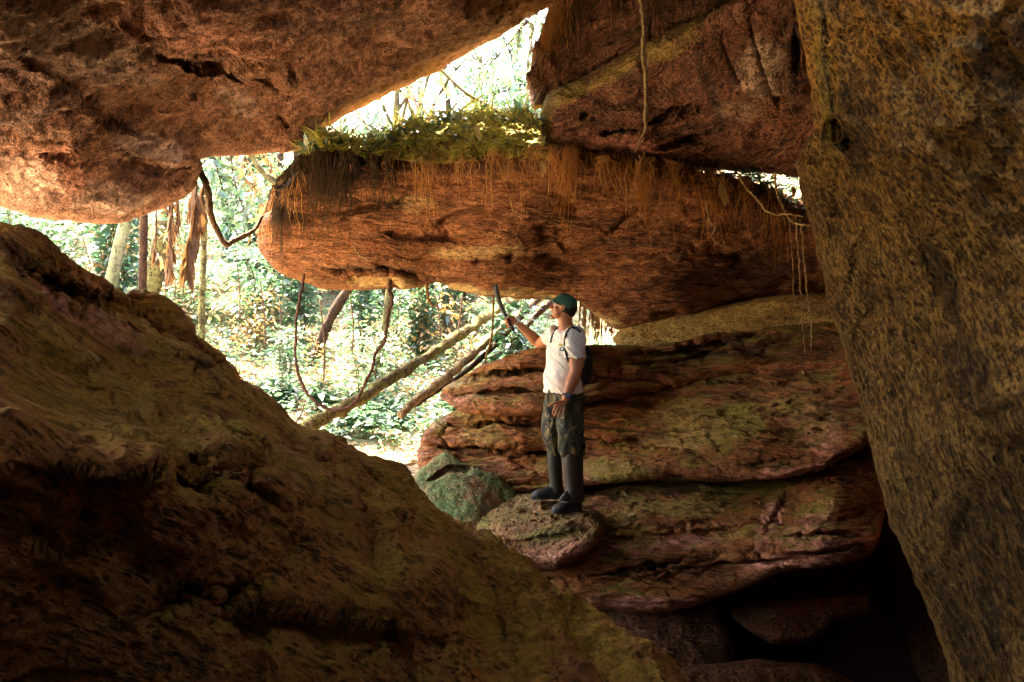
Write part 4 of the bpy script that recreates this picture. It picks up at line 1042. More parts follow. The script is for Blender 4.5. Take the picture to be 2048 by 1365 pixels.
tree('mottled_tree', 'thick mottled yellow-green trunk leaning right, behind the thin dark trunk', [tp(285, 640, 11), tp(312, 540, 11), tp(325, 470, 11), tp(340, 400, 11.2), tp(370, 250, 11.6), tp(400, 20, 12)], [.15, .14, .12, .09], B_mott, (2.4, .2, 260), seed=2, rough=.2)
tree('thin_dark_tree', 'thin straight dark trunk rising just beyond the ridge rock', [tp(283, 640, 8.2), tp(285, 560, 8.2), tp(287, 470, 8.2), tp(289, 380, 8.2), tp(292, 150, 8.3), tp(296, -200, 8.5)], [.05, .045, .04], B_brown, (1.6, .17, 120), seed=3, rough=.1, limbs=4)
tree('ivy_tree', 'slender trunk wrapped in climbing leaves, left of the bent vine', [tp(402, 700, 10), tp(404, 600, 10), tp(408, 500, 10), tp(410, 380, 10), tp(416, 200, 10.2), tp(420, 0, 10.4)], [.045, .04, .035], B_mott, (1.8, .18, 160), seed=4, rough=.3, limbs=4)
tree('leaning_brown_tree', 'brown leaning trunk between the two sides of the hanging vine loop', [tp(640, 690, 12), tp(665, 630, 12), tp(700, 575, 12), tp(800, 440, 12.4), tp(900, 250, 12.8)], [.09, .08, .07], B_brown, (2.2, .2, 180), seed=5, rough=.25)
tree('lichen_tree', 'grey-green trunk standing behind the right side of the vine loop', [tp(742, 760, 10.5), tp(765, 690, 10.5), tp(778, 590, 10.5), tp(785, 450, 10.6), tp(795, 150, 11)], [.065, .06, .05], B_mott, (2.0, .2, 180), seed=6, rough=.2)
g_ = np.random.default_rng(5)
for k in range(14):
    px = [40, 120, 175, 350, 450, 480, 560, 700, 850, 910, 960, 30, 600, 1040][k]; Y = g_.uniform(17, 28)
    x = (px - 1024) / FPX * Y; z = gz(x, Y) - .2; h = g_.uniform(7, 11); ln = g_.uniform(-.8, .8)
    tree('forest_tree', 'distant slender jungle tree, one of many far up the slope', [(x, Y, z), (x + ln * .3, Y, z + h * .4), (x + ln, Y + .2, z + h)], [.13, .11, .07], [B_brown, B_mott, B_pale][k % 3],
         (3.0, .32, 380), 'distant jungle trees up the slope', L_teal if k % 2 else L_green, seed=20 + k)
# crown branches that reach into the bright gap above the slab
def branch(name, label, path, rad, nl, leaf, mat, lm, spread=.25, group=None, seed=0, cat='branch'):
    g = np.random.default_rng(500 + seed); pts = catmull(path, 7)
    e = thing(name, label, cat, tuple(pts[0]), group)
    mb = MB().add(*tube_geo(pts, rad, 6, .2, seed))
    tw = MB()
    nl = int(nl * 2.2)
    i = g.integers(len(pts) // 4, len(pts), nl); bp = pts[i] + rdir(nl, g) * g.random((nl, 1)) * spread
    for q in range(nl // 2): mb.add(*tube_geo(np.array([pts[i[q]], (pts[i[q]] + bp[q]) / 2 + rdir(1, g)[0] * .02, bp[q]]), [.005, .002], 3, cap=False))
    L = leaf * g.uniform(.6, 1.2, nl)
    tw.add(*leaves_geo(bp, unit(rdir(nl, g) + np.array([0, 0, -.3])), np.tile([0, -.3, 1.0], (nl, 1)) + g.normal(size=(nl, 3)) * .7, L, L * .42, g.uniform(0, .6, nl)))
    mb.build('wood', mat, e); tw.build('foliage', lm, e)
    return e
B = [((1120, -60), (1040, 60), (960, 150), 9, 60), ((1180, 80), (1060, 160), (990, 190), 9.5, 50), ((700, 60), (780, 130), (860, 240), 10, 34), ((1100, 300), (1040, 150), (1000, 60), 11, 60),
     ((620, 120), (700, 220), (760, 270), 10.5, 30), ((1080, 20), (1000, 100), (900, 190), 12.5, 50), ((660, 150), (660, 250), (690, 320), 9.2, 26)]
for k, (a, b_, c, Y, nl) in enumerate(B):
    branch('leafy_branch', 'sparse leafy branch against the white sky, ' + ['its leaves pale, touching the root-hung slab', 'reaching in low under the root-hung slab tip', 'with dry leaves, hanging left over the slab turf', 'rising behind the slanting branch', 'pale, nearest the lip of the overhead boulder', 'highest one at the narrow top of the gap', 'green, just right of the heart-shaped leaf'][k], [tp(*a, Y), tp(*b_, Y - .2), tp(*c, Y - .5)], [.02, .006], nl, .16, B_brown, [L_lime, L_green, L_brown, L_teal][k % 4 if k != 5 else 1], .5, 'leafy branches in the bright upper gap', seed=k)
for k in range(9):
    px, py = [(440, 360), (480, 400), (500, 350), (460, 430), (420, 340), (540, 345), (470, 330), (360, 450), (350, 490)][k]; Y = 8.2 + .3 * k
    branch('hanging_branch', 'leafy twig in the left gap, ' + ['green, just right of the top of the bent vine', 'pale, halfway between vine and slab', 'dry, beside the mossy slanting stem', 'green, inside the crook of the bent vine', 'pale, close against the top of the bent vine', 'dry, nearest the shaggy slab shoulder', 'green, farthest back below the mossy stem', 'pale, behind the dead fronds', 'dry, lowest one left of the vine'][k], [tp(px - 25, 230, Y), tp(px - 15, py - 60, Y), tp(px, py, Y - .1), tp(px + 14, py + 40, Y - .1)], [.012, .004], 40, .14, B_brown, [L_green, L_lime, L_brown][k % 3], .32, 'leafy twigs in the left gap', seed=20 + k)

# ------------------------------------------------------------------ vines, logs and roots
def strand(name, label, cat, pts3, rad, mat, k=8, rough=.15, seed=0, group=None, sub=6, wob=0.0):
    g = np.random.default_rng(seed); p = catmull(pts3, sub)
    if wob: p[1:-1] += g.normal(size=p[1:-1].shape) * wob
    return tag(MB().add(*tube_geo(p, rad, k, rough, seed)).build(name, mat), label, cat, group)
def pp(lst): return [tp(*q) for q in lst]
strand('bent_vine', 'thick brown vine hanging from the overhead boulder and bending up to the slab', 'vine',
       pp([(388, 290, 6.6), (394, 322, 6.6), (402, 346, 6.62), (413, 372, 6.65), (419, 400, 6.7), (421, 425, 6.7), (428, 448, 6.75), (440, 472, 6.8), (448, 485, 6.8), (455, 490, 6.82), (466, 483, 6.85), (482, 475, 6.9), (500, 466, 6.95), (513, 455, 7.0), (524, 432, 7.05)]), [.034, .03, .03, .026, .026, .024, .02, .014], B_vine, 10, .3, 3)
strand('loop_vine', 'long thin reddish vine hanging in a deep loop below the slab', 'vine',
       pp([(609, 548, 7.7), (603, 580, 7.7), (595, 620, 7.7), (591, 665, 7.7), (591, 710, 7.7), (596, 745, 7.7), (606, 772, 7.7), (622, 797, 7.7), (642, 812, 7.7), (665, 821, 7.7), (690, 818, 7.7), (708, 806, 7.7), (722, 785, 7.7), (735, 758, 7.7), (745, 735, 7.7), (749, 712, 7.7), (758, 697, 7.7), (768, 685, 7.7), (773, 655, 7.7), (779, 620, 7.7), (785, 600, 7.7), (781, 585, 7.7), (780, 560, 7.7)]),
       [.014, .014, .016, .016, .017, .02], B_redvine, 8, .35, 4, wob=.004)
strand('mossy_branch', 'short mossy green-yellow stem slanting between boulder and slab', 'branch', pp([(495, 300, 7.4), (507, 318, 7.4), (520, 338, 7.35), (538, 355, 7.3), (556, 368, 7.2), (575, 380, 7.1)]), [.03, .028, .032, .026], B_green, 10, .35, 5)
strand('slanting_branch', 'bare olive branch slanting across the white gap onto the slab', 'branch', pp([(870, 130, 7.6), (892, 150, 7.6), (930, 185, 7.5), (970, 208, 7.4), (1000, 226, 7.3), (1035, 240, 7.2), (1090, 246, 7.0), (1130, 248, 6.9)]), [.016, .018, .022, .02], B_green, 8, .25, 6)
strand('thin_twig', 'thin dark twig rising from the slab plants to the slanting branch', 'branch', pp([(905, 160, 7.5), (920, 200, 7.5), (932, 225, 7.4), (945, 240, 7.3)]), [.006, .005], B_vine, 5, .2, 7)
strand('mossy_log', 'mossy fallen log running diagonally up to the slab, farthest left of the fallen logs', 'log', pp([(600, 862, 7.6), (660, 832, 7.8), (740, 785, 8.2), (820, 735, 8.7), (900, 683, 9.2), (960, 644, 9.6), (1010, 610, 10), (1060, 580, 10.4)]), [.07, .062, .06, .066, .066, .07], B_log, 18, .6, 8, None, 10, .008)
strand('smooth_log', 'smooth pale brown fallen log lit white along its top, middle one of the fallen logs', 'log', pp([(800, 830, 7.9), (840, 795, 8.1), (900, 750, 8.4), (950, 703, 8.8), (1000, 660, 9.2), (1040, 628, 9.5), (1080, 595, 9.9)]), [.045, .05, .054, .058, .06], B_slog, 14, .25, 9, None, 8, .006)
strand('splintered_log', 'thin dark splintered log resting on the ledge nose below the smooth log', 'log', pp([(830, 812, 8.4), (870, 785, 8.5), (930, 745, 8.7), (975, 705, 8.9), (1010, 670, 9.1), (1050, 625, 9.4), (1090, 585, 9.7)]), [.02, .026, .034, .036, .038], B_brown, 10, .5, 10)
strand('rotten_log', 'dark rotten log lying closest behind the raised arm', 'log', pp([(960, 740, 9.6), (1010, 700, 9.7), (1050, 655, 9.8), (1090, 615, 9.9), (1130, 580, 10)]), [.035, .045, .045], B_brown, 10, .6, 11)
strand('upright_pole', 'thin dry stick standing upright in front of the fallen logs', 'stick', pp([(987, 590, 8.3), (986, 640, 8.3), (982, 680, 8.3), (972, 715, 8.3), (962, 760, 8.3)]), [.012, .014, .012], B_root, 6, .2, 12)
strand('curled_root', 'short orange root curling below the slab between its two bottom bulges', 'root', pp([(853, 566, 8.0), (855, 585, 8.0), (858, 600, 8.0), (865, 612, 8.0), (875, 612, 8.0)]), [.018, .016, .01], B_root, 7, .2, 13)
# background saplings: bare stems
for k, (a, b_) in enumerate([((610, 800), (590, 850)), ((640, 600), (648, 760)), ((700, 590), (705, 700)), ((870, 590), (880, 680)), ((925, 590), (905, 700)), ((330, 520), (325, 640)), ((520, 560), (530, 700)), ((470, 500), (480, 640)), ((560, 600), (556, 780))]):
    Y = 8.6 + .35 * k
    strand('thin_sapling', 'bare thin sapling stem, ' + ['just outside the left of the vine loop', 'inside the vine loop, left half', 'inside the vine loop, near its middle', 'right of the vine loop before the mossy log', 'crossing behind the mossy log', 'between the pale and mottled trunks', 'just below the left end of the slab', 'under the bend of the bent vine', 'left of the vine loop, under the slab corner'][k], 'sapling', [tp(*a, Y), tp((a[0] + b_[0]) / 2 + 4, (a[1] + b_[1]) / 2, Y), tp(*b_, Y)], [.008, .012], B_vine, 5, .2, 30 + k, 'thin saplings on the slope')
# hanging dead fronds
for k, (x0, y0, x1, y1, w_) in enumerate([(335, 385, 338, 530, 10), (344, 395, 340, 545, 8), (356, 380, 348, 470, 6), (398, 350, 374, 530, 16), (388, 330, 380, 420, 10), (410, 370, 392, 470, 10), (312, 430, 306, 520, 4)]):
    g = np.random.default_rng(60 + k); Y = 8.0 + .1 * k; mb = MB(); fm = MB()
    pts = catmull([tp(x0, y0 - 60, Y), tp((x0 + x1) / 2 + 3, (y0 + y1) / 2, Y), tp(x1, y1, Y)], 8)
    e = thing('dead_frond', 'withered frond in the left gap, ' + ['leftmost long one', 'longest one, ending lowest', 'short one just right of the longest', 'thick ragged one, widest of all', 'short one under the boulder lip by the vine', 'one nearest behind the bent vine', 'thin one next to the dark trunk'][k], 'frond', tuple(pts[0]), 'dead fronds hanging in the left gap')
    mb.add(*tube_geo(pts, [.012, .006], 5)); n = 60; i = g.integers(4, len(pts), n)
    L = g.uniform(.08, .22, n) * w_ / 10
    fm.add(*leaves_geo(pts[i] + rdir(n, g) * .01, unit(np.array([0, 0, -1.0]) + rdir(n, g) * .35), rdir(n, g), L, L * .25, .1, .6))
    mb.build('midrib', B_brown, e); fm.build('leaflets', L_dead, e)

# ------------------------------------------------------------------ root fringes and moss on the slab
def rpt(name, px, py, off=0.0):
    """a point on a rock's near side at that pixel, off metres towards the camera"""
    R = ROCKS[name]
    i = np.argmin((R['px'] - px) ** 2 + (R['py'] - py) ** 2); q = R['P'].reshape(-1, 3)[i]
    c = np.array([0, 0, CAMZ]); d = c - q; return q + d / np.linalg.norm(d) * off

def fringe(name, label, span, n, ln, mat, rock_name, yoff=0, rad=.0022, seed=0, out=(.03, .14), curl=.017, cl=True):
    """hundreds of fine roots dropping along the top edge of the slab"""
    g = np.random.default_rng(700 + seed); mb = MB()
    xs = g.uniform(span[0][0], span[-1][0], n)
    if cl: xs = xs + 16 * np.sin(xs * .09 + seed) + 9 * np.sin(xs * .31) + 4 * np.sin(xs * .83)
    sx = [s[0] for s in span]; sy = [s[1] for s in span]
    R = ROCKS[rock_name]
    for x in xs:
        y = np.interp(x, sx, sy) + g.uniform(-14, 12) + 8 * sin(x * .05) * sin(x * .021) + yoff
        p = rpt(rock_name, x, y, g.uniform(*out)); L = g.uniform(*ln) * (.25 + 1.2 * g.random() ** 3 + .5 * max(0, sin(x * .045 + seed)))
        m = 6; t = np.linspace(0, 1, m)
        lean = .10 * sin(x * .035 + seed * 2) + g.normal() * .10
        pts = p + np.stack([np.cumsum(g.normal(size=m)) * curl + lean * t * L, np.cumsum(g.normal(size=m)) * curl * .6, .03 - t * L + g.normal(size=m) * .006], -1)
        mb.add(*tube_geo(pts, [rad * g.uniform(.5, 2.0), rad * .4], 3, cap=False))
    tag(mb.build(name, mat), label, 'roots', kind='stuff')
fringe('amber_root_fringe', 'dense fringe of fine amber roots hanging along the right part of the slab top', [(1085, 300), (1200, 318), (1300, 335), (1400, 350), (1500, 362), (1560, 372)], 850, (.10, .46), B_amber, 'hanging_slab', seed=1, rad=.0036, out=(.05, .22))
fringe('golden_root_fringe', 'sparser golden roots hanging below the moss on the middle of the slab top', [(760, 315), (900, 322), (1000, 315), (1090, 305)], 300, (.10, .5), B_amber, 'hanging_slab', seed=2, rad=.003, out=(.05, .2))
fringe('shaggy_root_curtain', 'dark shaggy curtain of rootlets over the left shoulder of the slab', [(528, 415), (545, 375), (575, 340), (610, 318), (650, 305), (700, 312), (760, 318)], 1500, (.2, .62), B_shag, 'hanging_slab', rad=.0032, seed=3, out=(.01, .22), curl=.016)
fringe('dark_root_fringe', 'fine dark roots trailing down from the slab toward the right wall', [(1400, 352), (1500, 365), (1600, 400)], 200, (.2, .5), B_shag, 'hanging_slab', rad=.0025, seed=4)
fringe('sunlit_root_tuft', 'sunlit pale roots hanging off the left tip of the root-hung slab', [(1062, 110), (1085, 70), (1110, 20), (1140, 0)], 420, (.1, .4), B_amber, 'root_hung_slab', rad=.003, seed=5, out=(.0, .16), curl=.02)  # pale rootlet colour stands for sun whitening this tip
fringe('dark_root_tuft', 'dark fine roots hanging over the face of the root-hung slab', [(1110, 30), (1200, 0), (1330, -40), (1450, -60)], 260, (.2, .7), B_shag, 'root_hung_slab', rad=.003, seed=6, out=(.0, .1))

def mossbed(name, label, poly_top, poly_bot, n, rock_name, mat, L=(.02, .06), seed=0, out=(.0, .2), W=.35, updir=.5, droop=.4):
    g = np.random.default_rng(800 + seed); mb = MB()
    x = g.uniform(poly_top[0][0], poly_top[-1][0], n)
    yt = np.interp(x, *zip(*poly_top)); yb = np.interp(x, *zip(*poly_bot)); t = g.random(n)
    y = yt + (yb - yt) * t
    clump = fbm(np.stack([x / 26, y / 26, x * 0], -1), 3, seed)
    k = clump > -.25; x, y, t = x[k], y[k], t[k]; n = len(x)
    base = np.array([rpt(rock_name, a, max(b, np.interp(a, *zip(*EDGE[rock_name])) + 3), 0.0) for a, b in zip(x, y)])
    Y = base[:, 1] - g.uniform(*out, n)
    pos = np.stack([(x - 1024) / FPX * Y, Y, CAMZ - (y - 682.5) / FPX * Y], -1)
    d = rdir(n, g); d[:, 2] = d[:, 2] * .5 + updir; Ls = g.uniform(*L, n)
    mb.add(*leaves_geo(pos, d, np.array([0, -.5, .8]) + rdir(n, g) * .7, Ls, Ls * W, droop))
    tag(mb.build(name, mat), label, 'moss', kind='stuff')
EDGE = {'hanging_slab': [(515, 478), (535, 400), (600, 322), (640, 303), (850, 312), (1000, 306), (1100, 296), (1300, 325), (1500, 365), (1600, 400)],
        'root_hung_slab': [(1052, 178), (1080, 70), (1130, -60), (1300, -300)], 'foreground_boulder': [(0, 447), (200, 557), (400, 712), (570, 835), (780, 950), (940, 1066), (1180, 1225), (1350, 1365)],
        'mossy_rim_slab': [(1080, 256), (1095, 186), (1300, 82), (1450, 5)]}

# the turf: an earthy, root-bound cushion on top of the slab, with moss and small ferns growing out of it
def turf(name, label, top, bot, Yd, mat, seed, thick=.55, nu=200, nv=24):
    T_ = bfun(top, seed, 7); xs = np.linspace(top[0][0], top[-1][0], nu); yt = T_(xs); yb = np.maximum(np.interp(xs, *zip(*bot)), yt + 2)
    v = np.linspace(0, 1, nv); px = np.repeat(xs[:, None], nv, 1); py = yt[:, None] + (yb - yt)[:, None] * v
    Yf = rbf(Yd)(px, py) + .22 * (1 - v[None, :]) ** 2
    G = np.stack([(px - 1024) / FPX * Yf, Yf, CAMZ - (py - 682.5) / FPX * Yf], -1)
    q = G.reshape(-1, 3); G[..., 1] -= (.09 * fbm(q * 6, 4, seed) + .03 * fbm(q * 22, 2, seed + 4)).reshape(nu, nv)
    B2 = G.copy(); B2[..., 1] += thick * np.sqrt(np.clip(1 - (2 * v[None, :] - 1) ** 2, 0, 1)) 
    V = np.concatenate([G.reshape(-1, 3), B2.reshape(-1, 3)]); i = np.arange(nu * nv).reshape(nu, nv)
    F = np.stack([i[:-1, :-1], i[1:, :-1], i[1:, 1:], i[:-1, 1:]], -1).reshape(-1, 4)
    return tag(mesh_obj(name, V, np.concatenate([F, F[:, ::-1] + nu * nv]), mat), label, 'turf', kind='stuff')
M_turf = rock_mat('root_bound_earth', (0.48, 0.34, 0.08), (0.06, 0.035, 0.012), (0.60, 0.46, 0.11), 0.9, moss=(0.34, 0.30, 0.045), pit=30, mossn=.3)
M_earth = rock_mat('dark_root_earth', (0.06, 0.035, 0.02), (0.02, 0.012, 0.008), (0.09, 0.055, 0.03), 0.2, pit=30)
turf('mossy_turf', 'mossy green-gold turf cushion lying along the middle of the slab top', [(745, 300), (790, 272), (850, 262), (900, 248), (960, 240), (1040, 246), (1090, 258), (1150, 290), (1260, 322)], [(745, 312), (850, 324), (1000, 322), (1090, 312), (1260, 335)],
     [(760, 300, 6.95), (900, 250, 7.1), (900, 322, 6.8), (1090, 260, 7.0), (1090, 312, 6.75), (1250, 328, 6.75)], M_turf, 5)
turf('dark_turf', 'dark root-bound earth hump over the left shoulder of the slab', [(548, 372), (575, 335), (600, 308), (618, 290), (640, 296), (680, 290), (720, 300), (780, 300)], [(548, 378), (575, 372), (600, 350), (660, 335), (720, 330), (780, 322)],
     [(560, 370, 7.0), (600, 320, 7.0), (700, 310, 6.9), (620, 350, 6.8), (770, 312, 6.85)], M_earth, 6)
fringe('pale_root_tuft', 'sunlit pale roots hanging over the far left tip of the slab', [(526, 440), (534, 405), (550, 378), (572, 350)], 170, (.12, .4), B_amber, 'hanging_slab', rad=.003, seed=7, out=(.0, .16), curl=.02)
mossbed('moss_clumps', 'bright green moss and tiny ferns on top of the slab', [(640, 262), (700, 275), (760, 262), (830, 238), (900, 225), (1000, 232), (1080, 245), (1100, 262)], [(640, 300), (760, 320), (900, 312), (1000, 315), (1100, 318)], 4800, 'hanging_slab', L_mossy, seed=1, L=(.02, .075))
mossbed('green_sprigs', 'small bright green sprigs sprouting along the slab top', [(640, 255), (760, 255), (830, 232), (900, 218), (1000, 230), (1090, 250)], [(640, 290), (760, 300), (900, 285), (1000, 290), (1090, 290)], 600, 'hanging_slab', L_lime, seed=2, L=(.04, .10), W=.3)
mossbed('corner_ferns', 'bright green ferny growth in the small gap beside the right wall', [(1425, 340), (1500, 338), (1600, 352)], [(1425, 352), (1500, 380), (1600, 425)], 1500, 'hanging_slab', L_green, seed=3, L=(.03, .12), W=.25, out=(-.5, .15))
mossbed('rim_moss', 'small fuzzy moss along the yellow diagonal rim', [(1085, 190), (1200, 137), (1300, 82), (1440, 10)], [(1085, 240), (1200, 165), (1300, 110), (1440, 40)], 1500, 'mossy_rim_slab', L_mossy, seed=4, L=(.008, .02), out=(.0, .01))
mossbed('ridge_moss', 'green moss fringe along the lit crest of the foreground boulder', [(560, 836), (700, 908), (860, 1015), (1000, 1118), (1180, 1228), (1330, 1350)], [(560, 846), (700, 922), (860, 1045), (1000, 1160), (1180, 1300), (1330, 1365)], 3500, 'foreground_boulder', L_mossy, seed=5, L=(.008, .022), out=(.0, .012))

def tufts(name, label, cat, span, n, mat, H=(.08, .26), seed=0, Yo=(-.15, .35), W=.06, lean=.5, droop=.5, per=9):
    g = np.random.default_rng(850 + seed); mb = MB(); sx, sy = zip(*span)
    for k in range(n):
        x = g.uniform(sx[0], sx[-1]); y = np.interp(x, sx, sy) + g.uniform(-4, 16)
        b_ = rpt('hanging_slab', x, max(y, np.interp(x, *zip(*EDGE['hanging_slab'])) + 3)); Y = b_[1] + g.uniform(*Yo)
        c = np.array([(x - 1024) / FPX * Y, Y, CAMZ - (y - 682.5) / FPX * Y]); h = g.uniform(*H) * (.5 + g.random())
        a = rdir(per, g); a[:, 2] = np.abs(a[:, 2]) * .6 + 1.0 / (lean + .2) * .4
        L = h * g.uniform(.5, 1.1, per)
        mb.add(*leaves_geo(c + rdir(per, g) * .015, a, rdir(per, g), L, L * W, g.uniform(.1, droop * 1.6, per)))
    tag(mb.build(name, mat), label, cat, kind='stuff')
SPAN = [(600, 312), (640, 286), (670, 300), (700, 282), (735, 300), (770, 280), (800, 266), (825, 248), (860, 262), (900, 232), (930, 246), (965, 228), (1005, 246), (1040, 232), (1090, 252)]
tufts('grass_tufts', 'arching yellow-green grass tufts standing along the slab top', 'grass', SPAN, 190, L_mossy, H=(.10, .34), seed=1)
tufts('sprig_tufts', 'leafy green sprigs standing up from the slab turf', 'plants', SPAN, 70, L_green, H=(.06, .16), seed=2, W=.26, per=7)
tufts('lime_sprigs', 'pale leafy sprigs catching light on the slab turf', 'plants', SPAN, 110, L_lime, H=(.06, .18), seed=3, W=.3, per=7)
tufts('dry_tufts', 'dry orange-brown stalks in the slab turf', 'plants', [(600, 300), (700, 292), (900, 244), (1090, 250), (1250, 315)], 90, L_brown, H=(.06, .2), seed=4, W=.1, per=6)
# individual roots
def root(label, lst, rad, mat=None, seed=0, wob=.006, name='hanging_root', cat='root', group=None, k=6, fork=0):
    g = np.random.default_rng(900 + seed); p = catmull(pp(lst), 6); p[1:-1] += g.normal(size=p[1:-1].shape) * wob * .5
    mb = MB().add(*tube_geo(p, rad, k, .25, seed))
    for f in range(fork):
        i = g.integers(len(p) // 2, len(p) - 1); q = p[i] + np.cumsum(g.normal(size=(6, 3)) * np.array([.018, .01, .008]) + np.array([0, 0, -.022]), 0)
        mb.add(*tube_geo(np.concatenate([p[i:i + 1], q]), [np.atleast_1d(rad)[-1] * .8, .0012], 4, cap=False))
    return tag(mb.build(name, mat or B_root), label, cat, group)
root('thick straw-coloured root hanging full length before the reddish slab', [(1280, -60, 4.9), (1282, 0, 4.9), (1288, 60, 4.9), (1286, 110, 4.9), (1292, 170, 4.95), (1292, 220, 5.0), (1290, 258, 5.0), (1282, 278, 5.0), (1271, 303, 5.0)], [.014, .015, .014, .011, .005], B_palr, seed=1, k=8)
root('thin pale green root hanging down beside the right wall, top right', [(1567, -40, 4.4), (1565, 40, 4.4), (1572, 90, 4.4), (1574, 140, 4.4), (1578, 200, 4.4), (1586, 240, 4.4), (1588, 300, 4.4)], [.004, .004, .002], B_stem, 2)
root('reddish forked root clinging to the upper slab', [(1500, -20, 5.2), (1508, 60, 5.4), (1520, 110, 5.5), (1526, 160, 5.55), (1532, 200, 5.6), (1536, 228, 5.6)], [.008, .006, .003], B_root, 3, fork=4)
root('long fine root in the dark beside the wall, with a spidery pale tuft', [(1600, 440, 5.2), (1606, 480, 5.2), (1608, 530, 5.2), (1614, 580, 5.2), (1618, 612, 5.2), (1622, 650, 5.2), (1622, 700, 5.2)], [.006, .006, .006, .004], B_palr, 4, fork=0)
root('second long fine root beside the tufted one', [(1592, 430, 5.3), (1596, 500, 5.3), (1600, 560, 5.3), (1601, 600, 5.3), (1606, 650, 5.3), (1611, 710, 5.3)], [.005, .005, .003], B_palr, 5)
root('faint fine root farthest left of the roots beside the wall', [(1578, 440, 5.5), (1584, 500, 5.5), (1586, 570, 5.5), (1588, 610, 5.5)], [.0045, .003], B_palr, 6)
root('pale root crossing from the amber fringe down to the right wall', [(1478, 350, 6.2), (1490, 372, 6.1), (1510, 395, 6.0), (1522, 408, 5.9), (1530, 420, 5.8), (1550, 430, 5.6), (1575, 428, 5.4), (1605, 434, 5.1)], [.008, .008, .006], B_palr, 7)
root('whitish root slanting through the small gap onto the wall', [(1548, 345, 5.8), (1552, 375, 5.8), (1560, 400, 5.7), (1572, 425, 5.5), (1586, 445, 5.3), (1620, 452, 4.9)], [.010, .009, .007], B_palr, 8)
root('reddish root arching over the upper slab corner near the wall', [(1618, 238, 4.6), (1600, 270, 4.9), (1570, 300, 5.2), (1540, 322, 5.5), (1520, 340, 5.8)], [.004, .004, .003], B_root, 9)
root('second reddish root arching beside the first near the wall', [(1580, 255, 5.0), (1555, 290, 5.3), (1535, 310, 5.5), (1500, 330, 5.9)], [.004, .003], B_root, 10)
root('horizontal amber root running along the fringe', [(1330, 372, 6.3), (1360, 378, 6.3), (1400, 378, 6.3), (1440, 374, 6.3), (1470, 355, 6.3)], [.005, .005, .004], B_root, 11)
root('curled pale root end under the middle of the fringe', [(1412, 400, 6.4), (1418, 440, 6.4), (1430, 455, 6.4), (1424, 475, 6.4), (1436, 488, 6.4), (1448, 492, 6.4), (1442, 472, 6.4)], [.008, .007, .005], B_palr, 12)
root('thin wandering root on the slab face below the fringe', [(1020, 390, 6.85), (1026, 420, 6.85), (1042, 440, 6.85), (1032, 470, 6.8), (1046, 492, 6.8), (1042, 505, 6.8)], [.006, .004], B_palr, 13)
root('pale thin root forking low on the slab face, left part', [(704, 490, 7.15), (716, 508, 7.1), (730, 518, 7.1), (745, 524, 7.1)], [.006, .004], B_palr, 14)
root('single root dangling in front of the slab face, right of middle', [(1296, 330, 6.3), (1297, 380, 6.3), (1298, 440, 6.3), (1296, 490, 6.3)], [.003, .002], B_root, 15)
root('slanting root on the slab below the amber fringe', [(1285, 305, 5.9), (1310, 360, 6.2), (1330, 410, 6.3), (1342, 450, 6.4)], [.004, .003], B_root, 16)
for k, (x, y0, y1) in enumerate([(866, 300, 395), (832, 330, 400), (1120, 290, 395), (1212, 320, 405), (1238, 325, 425), (1268, 330, 410), (1340, 340, 460), (1405, 350, 440), (1480, 360, 420), (1518, 370, 450), (1560, 420, 540), (945, 310, 360), (990, 310, 370), (700, 330, 350), (1220, -20, 80), (1262, -20, 40), (1352, -20, 70), (1300, -20, 30)]):
    up = y0 < 0; Y = 5.4 if up else 6.5
    root('single thin amber root hanging from the edge above, one of many like it', [(x, y0, Y), (x + 2, (y0 + y1) / 2, Y), (x - 1 + (k % 3), y1, Y)], [.005, .002], B_root, 40 + k, group='single roots hanging from the slab edges')
# the spidery tuft itself is part of the long fine root
def tuft():
    r_ = [o for o in COL.objects if o.get('label', '').startswith('long fine root in the dark')][0]
    g = np.random.default_rng(3); mb = MB(); c = tp(1622, 625, 5.2)
    for k in range(16):
        s = -1 if k % 2 else 1; l = g.uniform(.04, .14)
        y = c + np.array([0, 0, g.uniform(-.02, .09)])
        q = [y, y + np.array([s * l * .6, g.uniform(-.03, .03), .01]), y + np.array([s * l, g.uniform(-.04, .04), -l * .7])]
        mb.add(*tube_geo(catmull(q, 5), [.0042, .002], 4, cap=False))
    V = np.concatenate(mb.V) - np.array(r_.location)
    me = bpy.data.meshes.new('rootlet_tuft'); me.from_pydata([tuple(v) for v in V], [], [tuple(int(i) for i in f) for f in np.concatenate(mb.F)]); me.materials.append(B_palr)
    o = bpy.data.objects.new('rootlet_tuft', me); COL.objects.link(o); o.parent = r_
tuft()
# roots closing the little window behind the man
mbk = MB(); g = np.random.default_rng(12)
for k in range(70):
    x = g.uniform(1160, 1238); yb = np.interp(x, [1160, 1200, 1238], [600, 615, 655]); Y = g.uniform(8.2, 8.9)
    a = tp(x, yb - 10, Y); b_ = tp(x + g.uniform(-8, 10), g.uniform(650, 694), Y); m_ = (a + b_) / 2 + g.normal(size=3) * .015
    mbk.add(*tube_geo(catmull([a, m_, b_], 4), [g.uniform(.004, .012), .004], 4, cap=False))
tag(mbk.build('root_curtain', B_root), 'curtain of thin brown roots closing the small opening behind the man', 'roots', kind='stuff')

